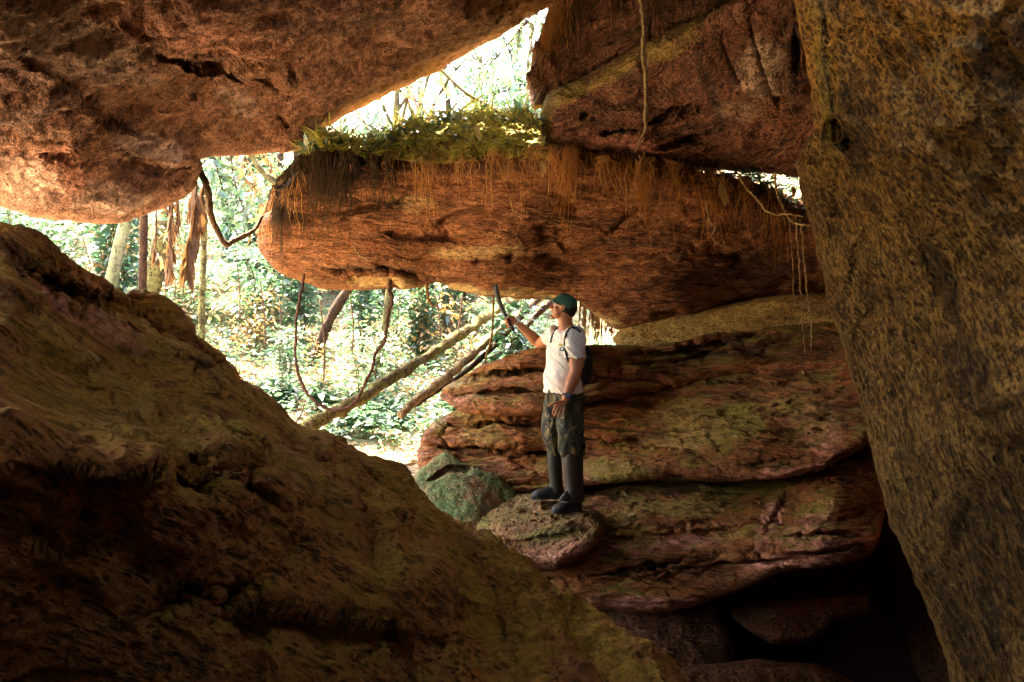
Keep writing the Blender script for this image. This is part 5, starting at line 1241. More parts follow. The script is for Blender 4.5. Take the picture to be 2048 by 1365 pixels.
# ------------------------------------------------------------------ single leaves
def one_leaf(name, label, pos, dr, nr, L, W, mat, droop=.2, fold=.2, group=None, n=10):
    pos = np.array(pos, float); dr = unit(np.array(dr, float)); sd = unit(np.cross(dr, np.array(nr, float))); up = np.cross(sd, dr)
    V = []; prof = lambda t: max(0.02, math.sin(pi * min(1, t * .96 + .02)) ** .75)
    for i in range(n + 1):
        t = i / n; c = pos + dr * L * t + np.array([0, 0, -1.0]) * L * droop * t * t
        for s in (-1, -.5, 0, .5, 1):
            V.append(c + sd * s * W * .5 * prof(t) + up * (abs(s) * fold * W * .5 * prof(t) + .004 * sin(9 * t + 3 * s)))
    V = np.array(V); V2 = V - up * .0012
    i = np.arange((n + 1) * 5).reshape(n + 1, 5); F = np.stack([i[:-1, :-1], i[1:, :-1], i[1:, 1:], i[:-1, 1:]], -1).reshape(-1, 4)
    return tag(mesh_obj(name, np.concatenate([V, V2]), np.concatenate([F, F[:, ::-1] + len(V)]), mat), label, 'leaf', group)
one_leaf('heart_leaf', 'single dark green leaf at the lip of the overhead boulder', tp(652, 256, 7.0), (-.5, -.2, -1), (.6, -1, .1), .13, .10, L_green)
one_leaf('dangling_leaf', 'pale dead leaf dangling below the mossy turf', tp(1084, 322, 6.5), (.1, 0, -1), (0, -1, .1), .12, .05, L_straw)
one_leaf('caught_leaf', 'pale dead leaf caught in the moss on top of the slab', tp(950, 250, 6.7), (.35, -.1, -.9), (0, -1, .2), .13, .05, L_straw)
one_leaf('ragged_leaf', 'large pale ragged dead leaf caught in the amber roots', tp(1440, 366, 6.2), (.3, 0, -1), (.1, -1, .1), .17, .07, L_straw)
one_leaf('wall_leaf', 'small pale leaf stuck at the edge of the right wall', tp(1586, 372, 4.6), (.1, 0, -1), (.2, -1, .1), .06, .035, L_straw)
_a, _b = rpt('foreground_boulder', 405, 789, .075), rpt('foreground_boulder', 508, 800, .075)
one_leaf('strap_leaf', 'long straw-coloured leaf lying flat on the foreground boulder', _a, _b - _a, (0, -.75, .7), float(np.linalg.norm(_b - _a)), .07, L_straw, droop=0, fold=.1)
one_leaf('fallen_leaf', 'pale brown leaf lying on the top of the pink-lipped ledge', rpt('pink_lipped_ledge', 1655, 952, .03), (1, 0, -.1), (0, -.6, .8), .14, .05, L_brown, droop=.02)
g = np.random.default_rng(31)
LEAFPTS = []
CL = [(1440, 850, 40, 16), (1520, 835, 50, 14), (1600, 800, 60, 26), (1650, 850, 40, 40), (1560, 880, 50, 14), (1480, 770, 90, 10), (1600, 760, 60, 14)]
for k in range(170):
    u_ = g.random()
    if u_ < .6: rn, px, py = 'litter_strewn_ledge', 1380 + g.random() * 310, 0
    elif u_ < .85: rn, px, py = 'pink_lipped_ledge', 1200 + g.random() * 330, 0
    else: rn, px, py = 'standing_boulder', 1010 + g.random() * 150, 0
    py = {'litter_strewn_ledge': g.uniform(752, 900), 'pink_lipped_ledge': g.uniform(975, 1060), 'standing_boulder': g.uniform(1000, 1050)}[rn]
    if rn == 'standing_boulder' and k % 2: rn, px, py = 'litter_strewn_ledge', 1400 + g.random() * 280, g.uniform(770, 890)
    if rn == 'litter_strewn_ledge' and g.random() < .75:
        q = CL[g.integers(len(CL))]; px = q[0] + g.normal() * q[2] * .6; py = q[1] + g.normal() * q[3] * .6
    LEAFPTS.append((rn, px, py))
proto = None
for k, (rn, px, py) in enumerate(LEAFPTS):
    p = rpt(rn, px, py, .02)
    if proto is None:
        proto = one_leaf('dead_leaf', 'curled dead leaf lying on the ledges, one of many in the litter', (0, 0, 0), (1, 0, 0), (0, -.25, 1), .085, .028, L_litter, .05, .5, 'dead leaves lying on the ledges', n=6)
        o = proto
    else:
        o = proto.copy(); COL.objects.link(o)
    where = {'litter_strewn_ledge': 'green-stained upper ledge', 'pink_lipped_ledge': 'pink-lipped lower ledge', 'standing_boulder': 'boulder under the boots'}[rn]
    side = '' if rn == 'standing_boulder' else ', toward the wall' if px > 1560 else ', in its middle' if px > 1400 else ', nearer the man'
    o['label'] = 'curled dead leaf lying on the ' + where + side; o['group'] = 'dead leaves on the ' + where + side
    o.location = tuple(p); s = g.uniform(.5, 1.3)
    o.rotation_euler = (R_(g.uniform(10, 60)), R_(g.uniform(-25, 25)), g.uniform(0, 6.28)); o.scale = (s, s * g.uniform(.7, 1.6), s)

# ------------------------------------------------------------------ the man
def flat_mat(name, col, rough=0.7, spec=0.3, var=0.25, sc=60.0, bumpd=0.002, metal=0.0):
    m, nt, bs = new_mat(name); b = NB(nt)
    pos = b.n('ShaderNodeNewGeometry').outputs['Position']
    c = b.mix(b.ramp(b.noise(pos, sc, 4, 0.6), [(0.35, var), (0.65, 0.0)]), col, tuple(0.55 * x for x in col))
    b.link(c, bs.inputs['Base Color']); bs.inputs['Roughness'].default_value = rough
    bs.inputs['Specular IOR Level'].default_value = spec; bs.inputs['Metallic'].default_value = metal
    b.link(b.bump(b.noise(pos, sc * 1.6, 3, 0.6), 0.5, bumpd), bs.inputs['Normal'])
    return m
M_skin = flat_mat('tanned_skin', (0.52, 0.205, 0.082), 0.5, 0.4, 0.18, 25, 0.001)
M_skin.node_tree.nodes['Principled BSDF'].inputs['Subsurface Weight'].default_value = 0.08
M_shirt = flat_mat('white_cotton', (0.86, 0.80, 0.66), 0.85, 0.15, 0.10, 14, 0.003)
M_cap = flat_mat('faded_green_cotton', (0.06, 0.18, 0.11), 0.85, 0.2, 0.5, 22, 0.002)
M_black = flat_mat('black_nylon', (0.018, 0.018, 0.017), 0.6, 0.3, 0.3, 40, 0.002)
M_hair = flat_mat('dark_hair', (0.02, 0.013, 0.009), 0.7, 0.3, 0.3, 120, 0.003)
M_rubber = flat_mat('dark_green_rubber', (0.022, 0.021, 0.012), 0.6, 0.4, 0.8, 9, 0.002)
M_gaiter = flat_mat('brown_leather', (0.03, 0.018, 0.011), 0.6, 0.35, 0.5, 16, 0.003)
M_sole = flat_mat('black_rubber_sole', (0.02, 0.02, 0.018), 0.7, 0.3, 0.3, 40, 0.002)
M_steel = flat_mat('dull_steel', (0.05, 0.055, 0.04), 0.5, 0.5, 0.4, 30, 0.001, 0.3)
M_handle = flat_mat('black_plastic_handle', (0.02, 0.018, 0.018), 0.35, 0.5, 0.1, 30, 0.0005)
M_rivet = flat_mat('bright_rivet', (0.6, 0.6, 0.55), 0.3, 0.5, 0.0, 30, 0.0, 0.8)
M_dial = flat_mat('blue_dial', (0.05, 0.12, 0.25), 0.15, 0.6, 0.0, 30, 0.0)
M_white = flat_mat('white_enamel', (0.75, 0.78, 0.8), 0.3, 0.5, 0.0, 30, 0.0)
M_yellow = flat_mat('yellow_print', (0.50, 0.46, 0.12), 0.8, 0.2, 0.1, 30, 0.0)
M_emblem = flat_mat('grey_green_print', (0.10, 0.17, 0.15), 0.8, 0.2, 0.1, 30, 0.0)
M_cord = flat_mat('pale_cord', (0.38, 0.33, 0.18), 0.8, 0.2, 0.1, 30, 0.0)
def camo():
    m, nt, bs = new_mat('camouflage_cotton'); b = NB(nt)
    pos = b.n('ShaderNodeNewGeometry').outputs['Position']; sp = b.mapping(pos, (1, 1, .6))
    c = b.mix(b.ramp(b.noise(sp, 13, 2, .5, .8), [(.47, 0), (.50, 1)]), (0.035, 0.038, 0.018), (0.006, 0.006, 0.005))
    c = b.mix(b.ramp(b.noise(b.mapping(sp, (1.1, 1, 1), (0, 0, 1)), 16, 2, .5, .9), [(.56, 0), (.585, 1)]), c, (0.10, 0.09, 0.03))
    c = b.mix(b.ramp(b.noise(b.mapping(sp, (1, 1.2, 1), (1, 0, 1)), 19, 2, .5, 1.0), [(.62, 0), (.64, 1)]), c, (0.26, 0.16, 0.07))
    b.link(c, bs.inputs['Base Color']); bs.inputs['Roughness'].default_value = .85
    b.link(b.bump(b.noise(pos, 9, 4, .6), .8, .02), bs.inputs['Normal'])
    return m
M_camo = camo()

def MP(px, py, Y=6.0): return np.array(P(px, py, Y))

class Solid(MB):
    def ball(s, c, r, rot=None, n=14):
        r = np.array([r, r, r] if np.isscalar(r) else r, float)
        th = np.linspace(0, pi, n + 1); ph = np.arange(2 * n) * pi / n
        V = np.stack([np.sin(th)[:, None] * np.cos(ph)[None], np.sin(th)[:, None] * np.sin(ph)[None], np.cos(th)[:, None] * np.ones(2 * n)[None]], -1).reshape(-1, 3) * r
        if rot is not None: V = V @ np.array(rot).T
        i = np.arange((n + 1) * 2 * n).reshape(n + 1, 2 * n); i2 = np.roll(i, -1, 1)
        F = np.stack([i[:-1], i[1:], i2[1:], i2[:-1]], -1).reshape(-1, 4)
        return s.add(V + np.array(c), F)
    def limb(s, pts, rad, sub=5, k=14):
        p = catmull(pts, sub); r = np.interp(np.linspace(0, 1, len(p)), np.linspace(0, 1, len(rad)), rad)
        s.add(*tube_geo(p, r, k)); s.ball(p[0], r[0] * .995, n=8); s.ball(p[-1], r[-1] * .995, n=8)
        return s
    def loft(s, rings, k=28, sub=4, e=2.0):
        """rings: (centre, axis a, axis b)"""
        C = catmull([r[0] for r in rings], sub); A = catmull([r[1] for r in rings], sub); B2 = catmull([r[2] for r in rings], sub)
        a = np.arange(k) * 2 * pi / k; ca = np.sign(np.cos(a)) * np.abs(np.cos(a)) ** (2 / e); sa = np.sign(np.sin(a)) * np.abs(np.sin(a)) ** (2 / e)
        V = (C[:, None] + A[:, None] * ca[None, :, None] + B2[:, None] * sa[None, :, None]).reshape(-1, 3)
        n = len(C); i = np.arange(n * k).reshape(n, k); i2 = np.roll(i, -1, 1)
        F = np.stack([i[:-1], i2[:-1], i2[1:], i[1:]], -1).reshape(-1, 4)
        V = np.concatenate([V, C[:1], C[-1:]])
        j = i[0]; j2 = i2[0]; F = np.concatenate([F, np.stack([np.full(k, n * k), j2, j, j], -1)])
        j = i[-1]; j2 = i2[-1]; F = np.concatenate([F, np.stack([np.full(k, n * k + 1), j, j2, j2], -1)])
        return s.add(V, F)

def fused(name, sol, mat, parent, voxel, smooth=4, disp=None, mats=None):
    """one continuous skin grown over the shapes"""
    me = bpy.data.meshes.new('tmp'); me.from_pydata([tuple(v) for v in np.concatenate(sol.V)], [], [tuple(int(q) for q in f) for f in np.concatenate(sol.F)])
    o = bpy.data.objects.new('tmp', me); COL.objects.link(o)
    m = o.modifiers.new('r', 'REMESH'); m.mode = 'VOXEL'; m.voxel_size = voxel
    if smooth:
        m = o.modifiers.new('s', 'SMOOTH'); m.factor = .5; m.iterations = smooth
    dg = bpy.context.evaluated_depsgraph_get(); me2 = bpy.data.meshes.new_from_object(o.evaluated_get(dg))
    n = len(me2.vertices); V = np.empty(n * 3); me2.vertices.foreach_get('co', V); V = V.reshape(-1, 3)
    if disp is not None:
        N = np.empty(n * 3); me2.vertices.foreach_get('normal', N); V = V + N.reshape(-1, 3) * disp(V)[:, None]
    F = [tuple(p.vertices) for p in me2.polygons]
    bpy.data.objects.remove(o); bpy.data.meshes.remove(me)
    r = mesh_obj(name, V, F, mat, parent)
    bpy.data.meshes.remove(me2)
    return r

fw = np.array([-.88, -.47, 0]); lf = np.array([.47, -.88, 0]); up = np.array([0, 0, 1.0])
man = thing('person', 'man in white T-shirt, green cap and camouflage trousers standing in side view, raising a machete', 'person', tuple(MP(1130, 1026, 5.9)))
hipc = MP(1126, 800); chest = MP(1131, 706); nb = MP(1134, 660)
shL = MP(1149, 672, 5.84); elL = MP(1152, 742, 5.79); wrL = MP(1132, 796, 5.74)
shR = MP(1111, 671, 6.16); elR = MP(1078, 686, 6.40); wrR = MP(1040, 651, 6.36)

# head frame: looks left, chin raised a little
tilt = R_(12); hf0 = np.array([-1.0, .06, 0]); hf0 /= np.linalg.norm(hf0); hl = np.cross(up, hf0)
hf = hf0 * cos(tilt) + up * sin(tilt); hu = np.cross(hf, hl); HO = MP(1128, 617)
HM = np.stack([hf, hl, hu], 1)
def H(x, y, z): return HO + hf * x + hl * y + hu * z

S = Solid()
S.ball(H(-.010, 0, .028), (.094, .074, .086), HM); S.ball(H(.036, 0, -.018), (.052, .056, .078), HM); S.ball(H(.034, 0, -.062), (.050, .050, .036), HM)
S.ball(H(.074, 0, -.088), (.020, .022, .018), HM); S.ball(H(.060, 0, -.050), (.034, .036, .036), HM)
S.limb([H(.082, 0, .022), H(.098, 0, .0), H(.108, 0, -.020)], [.009, .010, .0125]); S.ball(H(.096, .012, -.022), .009); S.ball(H(.096, -.012, -.022), .009)
S.limb([H(.070, -.040, .030), H(.084, 0, .034), H(.070, .040, .030)], [.010, .011, .010])
for s in (-1, 1): S.ball(H(.058, s * .040, -.014), (.024, .018, .020), HM)
S.ball(H(.084, 0, -.046), (.013, .024, .007), HM); S.ball(H(.082, 0, -.060), (.013, .022, .008), HM)
for s in (-1, 1):
    S.ball(H(.012, s * .074, -.004), (.019, .008, .030), HM); S.ball(H(.018, s * .080, -.026), (.010, .007, .012), HM); S.limb([H(.024, s * .079, .006), H(.010, s * .085, .022), H(-.004, s * .085, .002), H(.008, s * .081, -.022)], [.005, .006, .006, .005])
S.loft([(H(-.018, 0, -.02), hf * .064, hl * .058), (H(-.022, 0, -.075), hf * .062, hl * .056), (nb + up * .015 + fw * .004, hf * .068, hl * .062), (nb - up * .03, fw * .082, lf * .09)])
S.loft([(nb + up * .035 - fw * .01, fw * .05, lf * .06), (nb + up * .0, fw * .06, lf * .10), (nb - up * .03, fw * .07, lf * .15)])
# torso, pelvis, legs (under the clothes), arms
S.loft([(nb + up * .01, fw * .05, lf * .06), (nb - up * .04, fw * .075, lf * .12), (chest + up * .10, fw * .09, lf * .16), (chest, fw * .105, lf * .165), (chest - up * .14, fw * .10, lf * .15), (hipc + up * .07, fw * .10, lf * .145), (hipc - up * .04, fw * .11, lf * .165), (hipc - up * .12, fw * .08, lf * .12)])
for hp, kn, an in ((MP(1137, 806, 5.92), MP(1140, 895, 5.90), MP(1147, 985, 5.89)), (MP(1115, 806, 6.08), MP(1110, 890, 6.11), MP(1112, 975, 6.13))):
    S.limb([hp, (hp + kn) / 2, kn, (kn + an) / 2 + up * .05, an], [.080, .068, .046, .046, .036])
S.limb([shL - lf * .03, (shL + elL) / 2, elL, elL * .6 + wrL * .4, wrL], [.064, .060, .053, .048, .031])
S.limb([shR + lf * .03, (shR + elR) / 2, elR, elR * .6 + wrR * .4, wrR], [.062, .056, .050, .046, .031])

def finger(pts, r0, r1): S.limb(pts, [r0, r0 * .96, r1], sub=4, k=10)
# left hand, hanging: palm then four curled fingers and a thumb leaving the side
pal = MP(1122, 813, 5.725)
S.loft([(wrL, np.array([.026, 0, .01]), np.array([0, .018, 0])), ((wrL + pal) / 2, np.array([.040, 0, .016]), np.array([0, .017, 0])), (pal, np.array([.044, 0, .018]), np.array([0, .013, 0]))], k=16)
for (kx, ky, kY, mx, my, mY, tx, ty, tY, r) in ((1113, 813, 5.715, 1108, 820, 5.70, 1105, 829, 5.72, .0088), (1117.5, 816, 5.71, 1113, 825, 5.695, 1108.5, 833, 5.72, .0092),
                                                (1122.5, 818.5, 5.71, 1119, 827, 5.695, 1115, 834, 5.725, .0088), (1128, 819, 5.72, 1126, 826, 5.71, 1122, 832, 5.73, .0078)):
    finger([MP(kx + 2, ky - 5, kY + .006), MP(kx, ky, kY), MP(mx, my, mY), MP(tx, ty, tY)], r, r * .8)
finger([MP(1124, 804, 5.71), MP(1113, 806, 5.69), MP(1104, 809, 5.69), MP(1098, 813, 5.69)], .0115, .0085)
# right hand gripping the machete handle
ha, hb = MP(1011, 630, 6.33), MP(1026, 660, 6.33); hd = (hb - ha) / np.linalg.norm(hb - ha); hw = np.cross(hd, [0, 1.0, 0]); hw /= np.linalg.norm(hw)
if hw[0] < 0: hw = -hw           # hw points to the wrist side of the handle
gc = (ha + hb) / 2
S.loft([(wrR + unit(elR - wrR) * .03, hd * .030, np.array([0, .030, 0])), (wrR, hd * .028, np.array([0, .026, 0])), (gc + hw * .055 + np.array([0, .012, 0]), hd * .034, np.array([0, .020, 0])), (gc + hw * .026 + np.array([0, .018, 0]), hd * .040, np.array([0, .017, 0]))], k=16)
for q, t in enumerate((-.033, -.012, .010, .031)):
    c = gc + hd * t; r = .0095 - .0006 * q
    finger([c + hw * .026 + np.array([0, .024, 0]), c + hw * .004 + np.array([0, .031, 0]), c - hw * .024 + np.array([0, .018, 0]), c - hw * .028 + np.array([0, -.006, 0]), c - hw * .010 + np.array([0, -.026, 0])], r, r * .8)
finger([gc + hw * .045 - hd * .015 + np.array([0, -.004, 0]), gc + hw * .026 - hd * .035 + np.array([0, -.022, 0]), gc + hw * .004 - hd * .042 + np.array([0, -.027, 0])], .0115, .0085)
body = fused('body', S, M_skin, man, .0042, 3)

def part_solid(name, fn, mat, parent, voxel=None, smooth=3, disp=None):
    s = Solid(); fn(s)
    if voxel: return fused(name, s, mat, parent, voxel, smooth, disp)
    return s.build(name, mat, parent)
for s_ in (-1, 1):
    ey = part_solid('eye', lambda s: s.ball(H(.070, s_ * .031, .010), .0125), M_white, man)
    part_solid('iris', lambda s: s.ball(H(.0775, s_ * .0315, .010), .0062), M_hair, ey)
    part_solid('eyebrow', lambda s: s.limb([H(.083, s_ * .016, .034), H(.080, s_ * .034, .040), H(.066, s_ * .048, .036)], [.004, .005, .003]), M_hair, man)
part_solid('goatee', lambda s: (s.ball(H(.084, 0, -.078), (.012, .015, .014), HM), s.ball(H(.078, 0, -.096), (.014, .014, .010), HM)), M_hair, man, .004, 2)
def hair(s):
    s.ball(H(-.022, 0, .010), (.088, .0765, .070), HM); s.ball(H(-.040, 0, -.020), (.062, .060, .052), HM)
part_solid('hair', hair, M_hair, man, .006, 2, lambda V: .002 * fbm(V * 90, 2, 5))

# cap: crown and brim
ct = R_(19); cf = hf * cos(-ct) + hu * sin(ct) * 1.0; cf /= np.linalg.norm(cf); cu = np.cross(cf, hl); CM = np.stack([cf, hl, cu], 1); CO = H(.000, 0, .030)
def C_(x, y, z): return CO + cf * x + hl * y + cu * z
def capcrown():
    n, m = 22, 44; V = []
    for i in range(n + 1):
        th = (i / n) * R_(107)
        for j in range(m):
            ph = 2 * pi * j / m; seam = 1 - .012 * max(0, cos(ph * 6)) ** 24
            V.append(C_(.101 * sin(th) ** .92 * cos(ph) * seam, .088 * sin(th) ** .92 * sin(ph) * seam, .088 * cos(th) - .010 * cos(ph) * sin(th)))
    V = np.array(V); V += np.stack([fbm(V * 28 + k, 3, 40 + k) for k in range(3)], -1) * .004
    i = np.arange((n + 1) * m).reshape(n + 1, m); i2 = np.roll(i, -1, 1)
    F = np.stack([i[:-1], i[1:], i2[1:], i2[:-1]], -1).reshape(-1, 4)
    Vin = C_(0, 0, 0) + (V - C_(0, 0, 0)) * .965
    k = len(V); rim = np.stack([i[-1], i2[-1], i2[-1] + k, i[-1] + k], -1)
    return np.concatenate([V, Vin]), np.concatenate([F, F[:, ::-1] + k, rim])
cap = thing('cap', 'faded green baseball cap worn by the man', 'cap', tuple(C_(0, 0, 0)))
V_, F_ = capcrown(); mesh_obj('crown', V_, F_, M_cap, cap)
def brim():
    n, m = 10, 20; V = []
    for sg in (0, 1):
        for i in range(n + 1):
            t = i / n
            for j in range(m + 1):
                a = R_(-68 + 136 * j / m); r0 = np.array([.097 * cos(a), .086 * sin(a)]); ext = .078 * max(0, cos(a * 1.28)) ** .55
                V.append(C_(r0[0] + ext * t, r0[1] * (1 + .05 * t), -.014 - .010 * cos(a) + .010 * t * cos(a) - .34 * abs(r0[1]) ** 1.35 * (0.4 + t) + (.0 if sg else .004)))
    V = np.array(V); i = np.arange((n + 1) * (m + 1)).reshape(n + 1, m + 1)
    F = np.stack([i[:-1, :-1], i[1:, :-1], i[1:, 1:], i[:-1, 1:]], -1).reshape(-1, 4); k = (n + 1) * (m + 1)
    rim = np.stack([i[-1, :-1], i[-1, :-1] + k, i[-1, 1:] + k, i[-1, 1:]], -1)
    return V, np.concatenate([F, F[:, ::-1] + k, rim])
V_, F_ = brim(); mesh_obj('brim', V_, F_, M_cap, cap)
s_ = Solid(); s_.ball(C_(0, 0, .089), .006, n=6); s_.build('button', M_cap, cap)

# T-shirt
def folds(V):
    q = V * np.array([5, 5, 16.0]) + np.stack([V[:, 2] * 3, V[:, 2] * 0, V[:, 0] * 18], -1)
    return .019 * ridged(q * .6, 3, 71) + .005 * fbm(V * 26, 3, 72) - .003
def shirt(s):
    s.loft([(nb - up * .000 + fw * .0, fw * .062, lf * .075), (nb - up * .022, fw * .075, lf * .115), (nb - up * .05, fw * .098, lf * .165), (chest + up * .09, fw * .116, lf * .185), (chest, fw * .126, lf * .188), (chest - up * .12 + fw * .01, fw * .128, lf * .180), (hipc + up * .17 + fw * .01, fw * .130, lf * .178), (hipc + up * .085, fw * .134, lf * .182), (hipc + up * .062, fw * .133, lf * .182)], e=2.2)
    s.loft([(shL - lf * .05 + up * .012, up * .062, fw * .078), (shL + up * .004, up * .055 + lf * .03, fw * .082), (shL - up * .045 + lf * .022, lf * .062, fw * .082), (shL - up * .11 + lf * .018, lf * .074, fw * .084), (shL - up * .172 + lf * .016, lf * .078, fw * .086)])
    d = unit(elR - shR); a = np.cross(d, up); a /= np.linalg.norm(a); b = np.cross(a, d)
    s.loft([(shR - d * .05, a * .085, b * .072), (shR + d * .02, a * .082, b * .072), (shR + d * .08, a * .074, b * .068), (shR + d * .125, a * .070, b * .066)])
part_solid('t_shirt', shirt, M_shirt, man, .0058, 3, folds)
tshirt = man.children[-1]
part_solid('collar', lambda s: s.add(*tube_geo(np.array([nb + fw * (.064 * cos(a)) + lf * (.078 * sin(a)) + up * (.004 - .028 * max(0, cos(a))) for a in np.linspace(0, 2 * pi, 40)]), [.007], 8, cap=False)), M_shirt, man)

# trousers bloused over the boots
def tfold(V):
    q = V * np.array([9, 9, 4.0]); return .026 * ridged(q * .7, 3, 81) + .004 * fbm(V * 22, 3, 82) - .003
def trousers(s):
    s.loft([(hipc + up * .085, fw * .124, lf * .172), (hipc + up * .02, fw * .132, lf * .178), (hipc - up * .07, fw * .134, lf * .180), (hipc - up * .13, fw * .10, lf * .15)])
    s.loft([(MP(1137, 806, 5.92), fw * .098, lf * .092), (MP(1139, 840, 5.91), fw * .099, lf * .094), (MP(1141, 872, 5.90), fw * .096, lf * .088), (MP(1143, 897, 5.90), fw * .098, lf * .086), (MP(1144, 910, 5.90), fw * .086, lf * .078)])
    s.loft([(MP(1113, 806, 6.08), fw * .094, lf * .090), (MP(1109, 840, 6.08), fw * .098, lf * .098), (MP(1109, 872, 6.09), fw * .094, lf * .094), (MP(1110, 895, 6.12), fw * .080, lf * .076), (MP(1112, 908, 6.12), fw * .068, lf * .066)])
part_solid('trousers', trousers, M_camo, man, .0065, 2, tfold)

# boots
fn = np.array([-.93, -.36, 0]); fn /= np.linalg.norm(fn); fnl = np.array([.36, -.93, 0])
ff = np.array([-.99, -.12, 0]); ffl = np.array([.12, -.99, 0])
def foot(s, heel, d, l, z, L=.285, sc=1.0):
    b = np.array([heel[0], heel[1], z])
    for t, h, w_ in (): pass
    s.loft([(b + d * .0 + up * .045, up * .040, l * .030), (b + d * .03 + up * .052, up * .050, l * .042), (b + d * .11 + up * .052, up * .050, l * .044), (b + d * L * .62 + up * .044, up * .042, l * .052), (b + d * L * .84 + up * .036, up * .034, l * .050), (b + d * L + up * .026, up * .020, l * .026)], e=2.4)
def sole(s, heel, d, l, z, L=.285):
    b = np.array([heel[0], heel[1], z + .008])
    s.loft([(b - d * .006, up * .014, l * .028), (b + d * .03, up * .017, l * .044), (b + d * .09, up * .015, l * .040), (b + d * .12, up * .011, l * .042), (b + d * L * .75, up * .012, l * .054), (b + d * (L + .008), up * .011, l * .026)], e=4)
zn = MP(1130, 1026, 5.86)[2]; zf = MP(1100, 997, 6.12)[2]
hN = MP(1161, 1010, 5.92); hF = MP(1126, 990, 6.14)
def bn(s):
    foot(s, hN, fn, fnl, zn, .245)
    s.limb([MP(1148, 992, 5.89), MP(1146, 950, 5.89), MP(1144, 905, 5.895)], [.056, .064, .072])
def bf(s):
    foot(s, hF, ff, ffl, zf, .262)
    s.loft([(MP(1115, 985, 6.13), ff * .058, ffl * .050), (MP(1112, 965, 6.13), ff * .056, ffl * .052), (MP(1110, 930, 6.125), ff * .060, ffl * .058), (MP(1110, 893, 6.12), ff * .066, ffl * .062)])
bs_ = lambda V: .003 * fbm(V * np.array([8, 8, 30.0]), 3, 91)
b1 = part_solid('boot', bn, M_rubber, man, .0055, 3, bs_); part_solid('sole', lambda s: sole(s, hN, fn, fnl, zn, .245), M_sole, b1)
b2 = part_solid('boot', bf, M_rubber, man, .0055, 3, bs_); part_solid('sole', lambda s: sole(s, hF, ff, ffl, zf, .262), M_sole, b2)
def gait(s):
    s.loft([(MP(1145, 904, 5.893), fn * .084, fnl * .080), (MP(1146, 940, 5.89), fn * .080, fnl * .076), (MP(1148, 975, 5.888), fn * .074, fnl * .070), (MP(1148, 990, 5.885), fn * .082, fnl * .074), (MP(1144, 1003, 5.88), fn * .105, fnl * .076)], e=2.3)
ga = part_solid('gaiter', gait, M_gaiter, man, .0055, 2, lambda V: .003 * fbm(V * np.array([14, 14, 8.0]), 3, 92))
part_solid('cord', lambda s: s.limb([MP(1122, 906, 5.80), MP(1127, 945, 5.80), MP(1132, 985, 5.79)], [.0022, .0022]), M_cord, ga)
part_solid('flap', lambda s: s.loft([(MP(1133, 983, 5.80), fn * .012, fnl * .010), (MP(1131, 992, 5.795), fn * .035, fnl * .022), (MP(1130, 1001, 5.79), fn * .062, fnl * .03)], k=14), M_rubber, ga)

# projection helpers for things worn on the shirt
from mathutils.bvhtree import BVHTree
def bvh_of(o):
    V = [o.parent.matrix_basis.translation + v.co for v in o.data.vertices]
    return BVHTree.FromPolygons(V, [tuple(p.vertices) for p in o.data.polygons])
TB = bvh_of(tshirt)
def onshirt(px, py, off=.004):
    c = Vector((0, 0, CAMZ)); d = (P(px, py, 6) - c).normalized(); h = TB.ray_cast(c, d)
    if h[0] is None: return MP(px, py, 5.95)
    return np.array(h[0] - d * off)
pack = thing('backpack', 'small black backpack worn on the man\'s back', 'backpack', tuple(MP(1172, 770, 6.08)))
bk = -fw
def packb(s):
    c = chest + bk * .145 + lf * .01
    s.loft([(c + up * .075 - bk * .03, bk * .022, lf * .07), (c + up * .06 - bk * .02, bk * .040, lf * .10), (c + up * .0, bk * .056, lf * .125), (c - up * .08, bk * .068, lf * .13), (c - up * .18 - bk * .004, bk * .062, lf * .13), (c - up * .235 - bk * .01, bk * .048, lf * .12), (c - up * .262 - bk * .01, bk * .03, lf * .08)], e=2.5)
part_solid('bag', packb, M_black, pack, .007, 2, lambda V: .004 * fbm(V * 14, 3, 95))
def ribbon(pts, w_, th):
    p = catmull(pts, 6); tg = unit(np.gradient(p, axis=0)); view = unit(p - np.array([0, 0, CAMZ])); sd = unit(np.cross(tg, view)); n_ = np.cross(sd, tg)
    V = np.stack([p - sd * w_ / 2 - n_ * th, p + sd * w_ / 2 - n_ * th, p + sd * w_ / 2 + n_ * th, p - sd * w_ / 2 + n_ * th], 1).reshape(-1, 3)
    n = len(p); i = np.arange(n * 4).reshape(n, 4); i2 = np.roll(i, -1, 1)
    return V, np.concatenate([np.stack([i[:-1], i[1:], i2[1:], i2[:-1]], -1).reshape(-1, 4), [[0, 1, 2, 3]], [[n * 4 - 1, n * 4 - 2, n * 4 - 3, n * 4 - 4]]])
ms = MB().add(*ribbon([MP(1166, 676, 5.97), onshirt(1160, 664), onshirt(1152, 657), onshirt(1143, 656), onshirt(1136, 663), onshirt(1131, 675), onshirt(1130, 688), onshirt(1131, 700), onshirt(1134, 712), onshirt(1138, 724)], .022, .003)); ms.build('shoulder_strap', M_black, pack)
ms = MB().add(*ribbon([onshirt(1122, 655, .0), onshirt(1113, 659), onshirt(1107, 668), onshirt(1103, 678), onshirt(1102, 686)], .018, .003)); ms.build('shoulder_strap', M_black, pack)
def patch(name, outline, mat, off):
    V = [onshirt(x, y, off) for x, y in outline]; c = np.mean(V, 0); n = len(V)
    return mesh_obj(name, np.array(V + [c]), [(i, (i + 1) % n, n) for i in range(n)], mat, man, smooth=False)
patch('yellow_shirt_print', [(1117, 688), (1121, 688), (1126, 689), (1126, 692.5), (1121, 692.5), (1117, 692)], M_yellow, .006)
patch('emblem_shirt_print', [(1119, 696), (1124, 693.5), (1128, 696), (1129, 703), (1124, 703), (1119, 702)], M_emblem, .006)
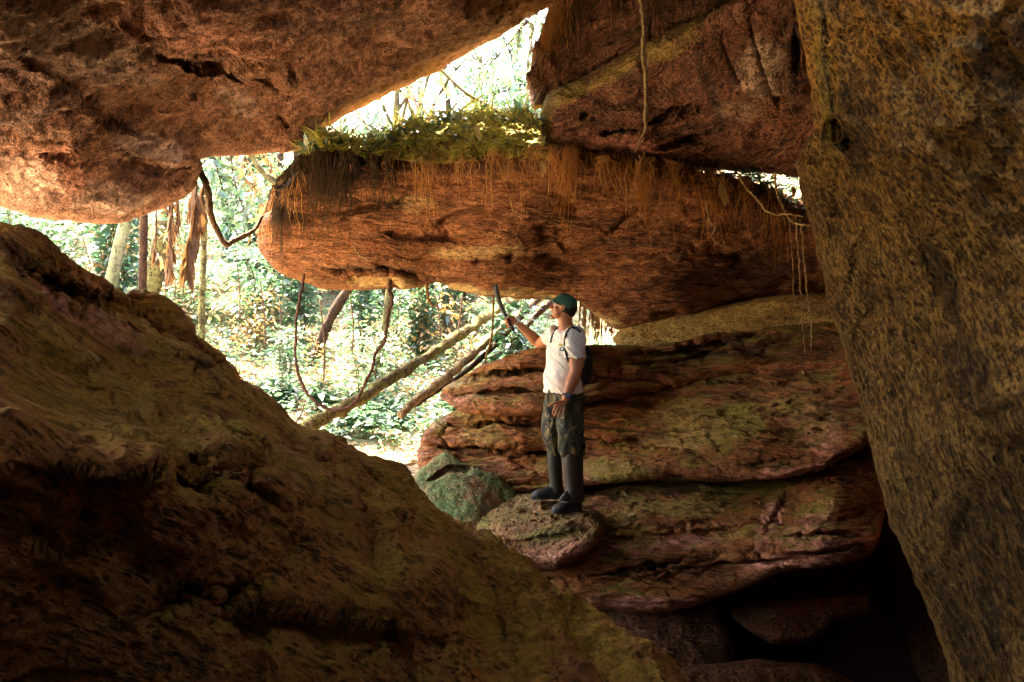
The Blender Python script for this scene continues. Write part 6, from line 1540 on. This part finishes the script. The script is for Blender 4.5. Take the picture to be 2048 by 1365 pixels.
patch('emblem_detail', [(1122, 697), (1124.5, 696), (1126, 698), (1125, 700), (1122, 699.5)], M_shirt, .008)
# watch
wd = unit(elL - wrL); wc = wrL + wd * .018
wa = np.cross(wd, [0, 1.0, 0]); wa /= np.linalg.norm(wa); wb = np.cross(wd, wa)
watch = thing('wristwatch', 'chunky dark wristwatch with a bluish dial on the man\'s lowered wrist', 'wristwatch', tuple(wc))
MB().add(*tube_geo(np.array([wc + wa * .031 * cos(a) + wb * .029 * sin(a) for a in np.linspace(0, 2 * pi, 30)]), [.009], 8, cap=False)).build('strap', M_black, watch)
dn = unit(np.array([.25, -1.0, .1])); dc = wc + dn * .032
def disc(c, n_, r, th):
    a = np.cross(n_, up); a /= np.linalg.norm(a); b = np.cross(n_, a)
    s = Solid(); s.loft([(c, a * r * .95, b * r * .95), (c + n_ * th * .3, a * r, b * r), (c + n_ * th, a * r * .9, b * r * .9)], k=24, sub=2); return s, a, b
s_, da, db = disc(dc, dn, .023, .010); s_.build('case', M_black, watch)
s_, _, _ = disc(dc + dn * .0095, dn, .018, .003); dial = s_.build('dial', M_dial, watch)
s_ = Solid()
for k in range(12):
    a = k * pi / 6; s_.ball(dc + dn * .013 + da * .014 * cos(a) + db * .014 * sin(a), .0018, n=4)
s_.limb([dc + dn * .013, dc + dn * .013 + da * .010], [.0012, .0012], 2, 5); s_.limb([dc + dn * .013, dc + dn * .013 + db * .008 + da * -.004], [.0012, .0012], 2, 5)
s_.build('marks', M_white, dial)
bra = unit(wrR - elR); bc = wrR - bra * .03; b1_ = unit(np.cross(bra, up)); b2_ = np.cross(bra, b1_)
tag(MB().add(*tube_geo(np.array([bc + b1_ * .031 * cos(a) + b2_ * .031 * sin(a) for a in np.linspace(0, 2 * pi, 30)]), [.0022], 6, cap=False)).build('bracelet', M_cord), 'thin pale bracelet on the man\'s raised wrist', 'bracelet')
# machete
mach = thing('machete', 'machete with dull curved blade and black handle held up in the man\'s raised hand', 'machete', tuple(hb))
s_ = Solid(); s_.loft([(ha - hd * .012, hw * .014, np.array([0, .010, 0])), (ha + hd * .02, hw * .015, np.array([0, .012, 0])), (gc, hw * .0135, np.array([0, .012, 0])), (hb - hd * .01, hw * .015, np.array([0, .012, 0])), (hb + hd * .012, hw * .017, np.array([0, .011, 0]))], k=18, e=2.6); hdl = s_.build('handle', M_handle, mach)
s_ = Solid()
for t in (-.045, -.002, .042):
    s_ = Solid(); s_.ball(gc + hd * t + np.array([0, -.012, 0]), (.004, .0025, .004), n=6); s_.build('rivet', M_rivet, hdl)
def blade():
    cl = catmull([MP(x, y, 6.33) for x, y in ((1013, 634), (1006, 620), (999.5, 603), (995.5, 588), (993.5, 577), (994.5, 568))], 8); n = len(cl)
    tg = unit(np.gradient(cl, axis=0)); sd = unit(np.cross(tg, [0, 1.0, 0])); t = np.linspace(0, 1, n)
    if sd[0][0] < 0: sd = -sd
    wl = np.interp(t, [0, .2, .5, .75, .88, .96, 1], [.015, .020, .026, .032, .029, .018, .001]); wr = np.interp(t, [0, .3, .7, .88, 1], [.013, .016, .018, .012, -.001])
    th = .0018
    V = np.stack([cl - sd * wl[:, None], cl + np.array([0, -th, 0]), cl + sd * wr[:, None] + np.array([0, -th, 0]), cl + sd * wr[:, None] + np.array([0, th, 0]), cl + np.array([0, th, 0])], 1).reshape(-1, 3)
    i = np.arange(n * 5).reshape(n, 5); i2 = np.roll(i, -1, 1)
    return V, np.stack([i[:-1], i[1:], i2[1:], i2[:-1]], -1).reshape(-1, 4)
V_, F_ = blade(); mesh_obj('blade', V_, F_, M_steel, mach, smooth=False)
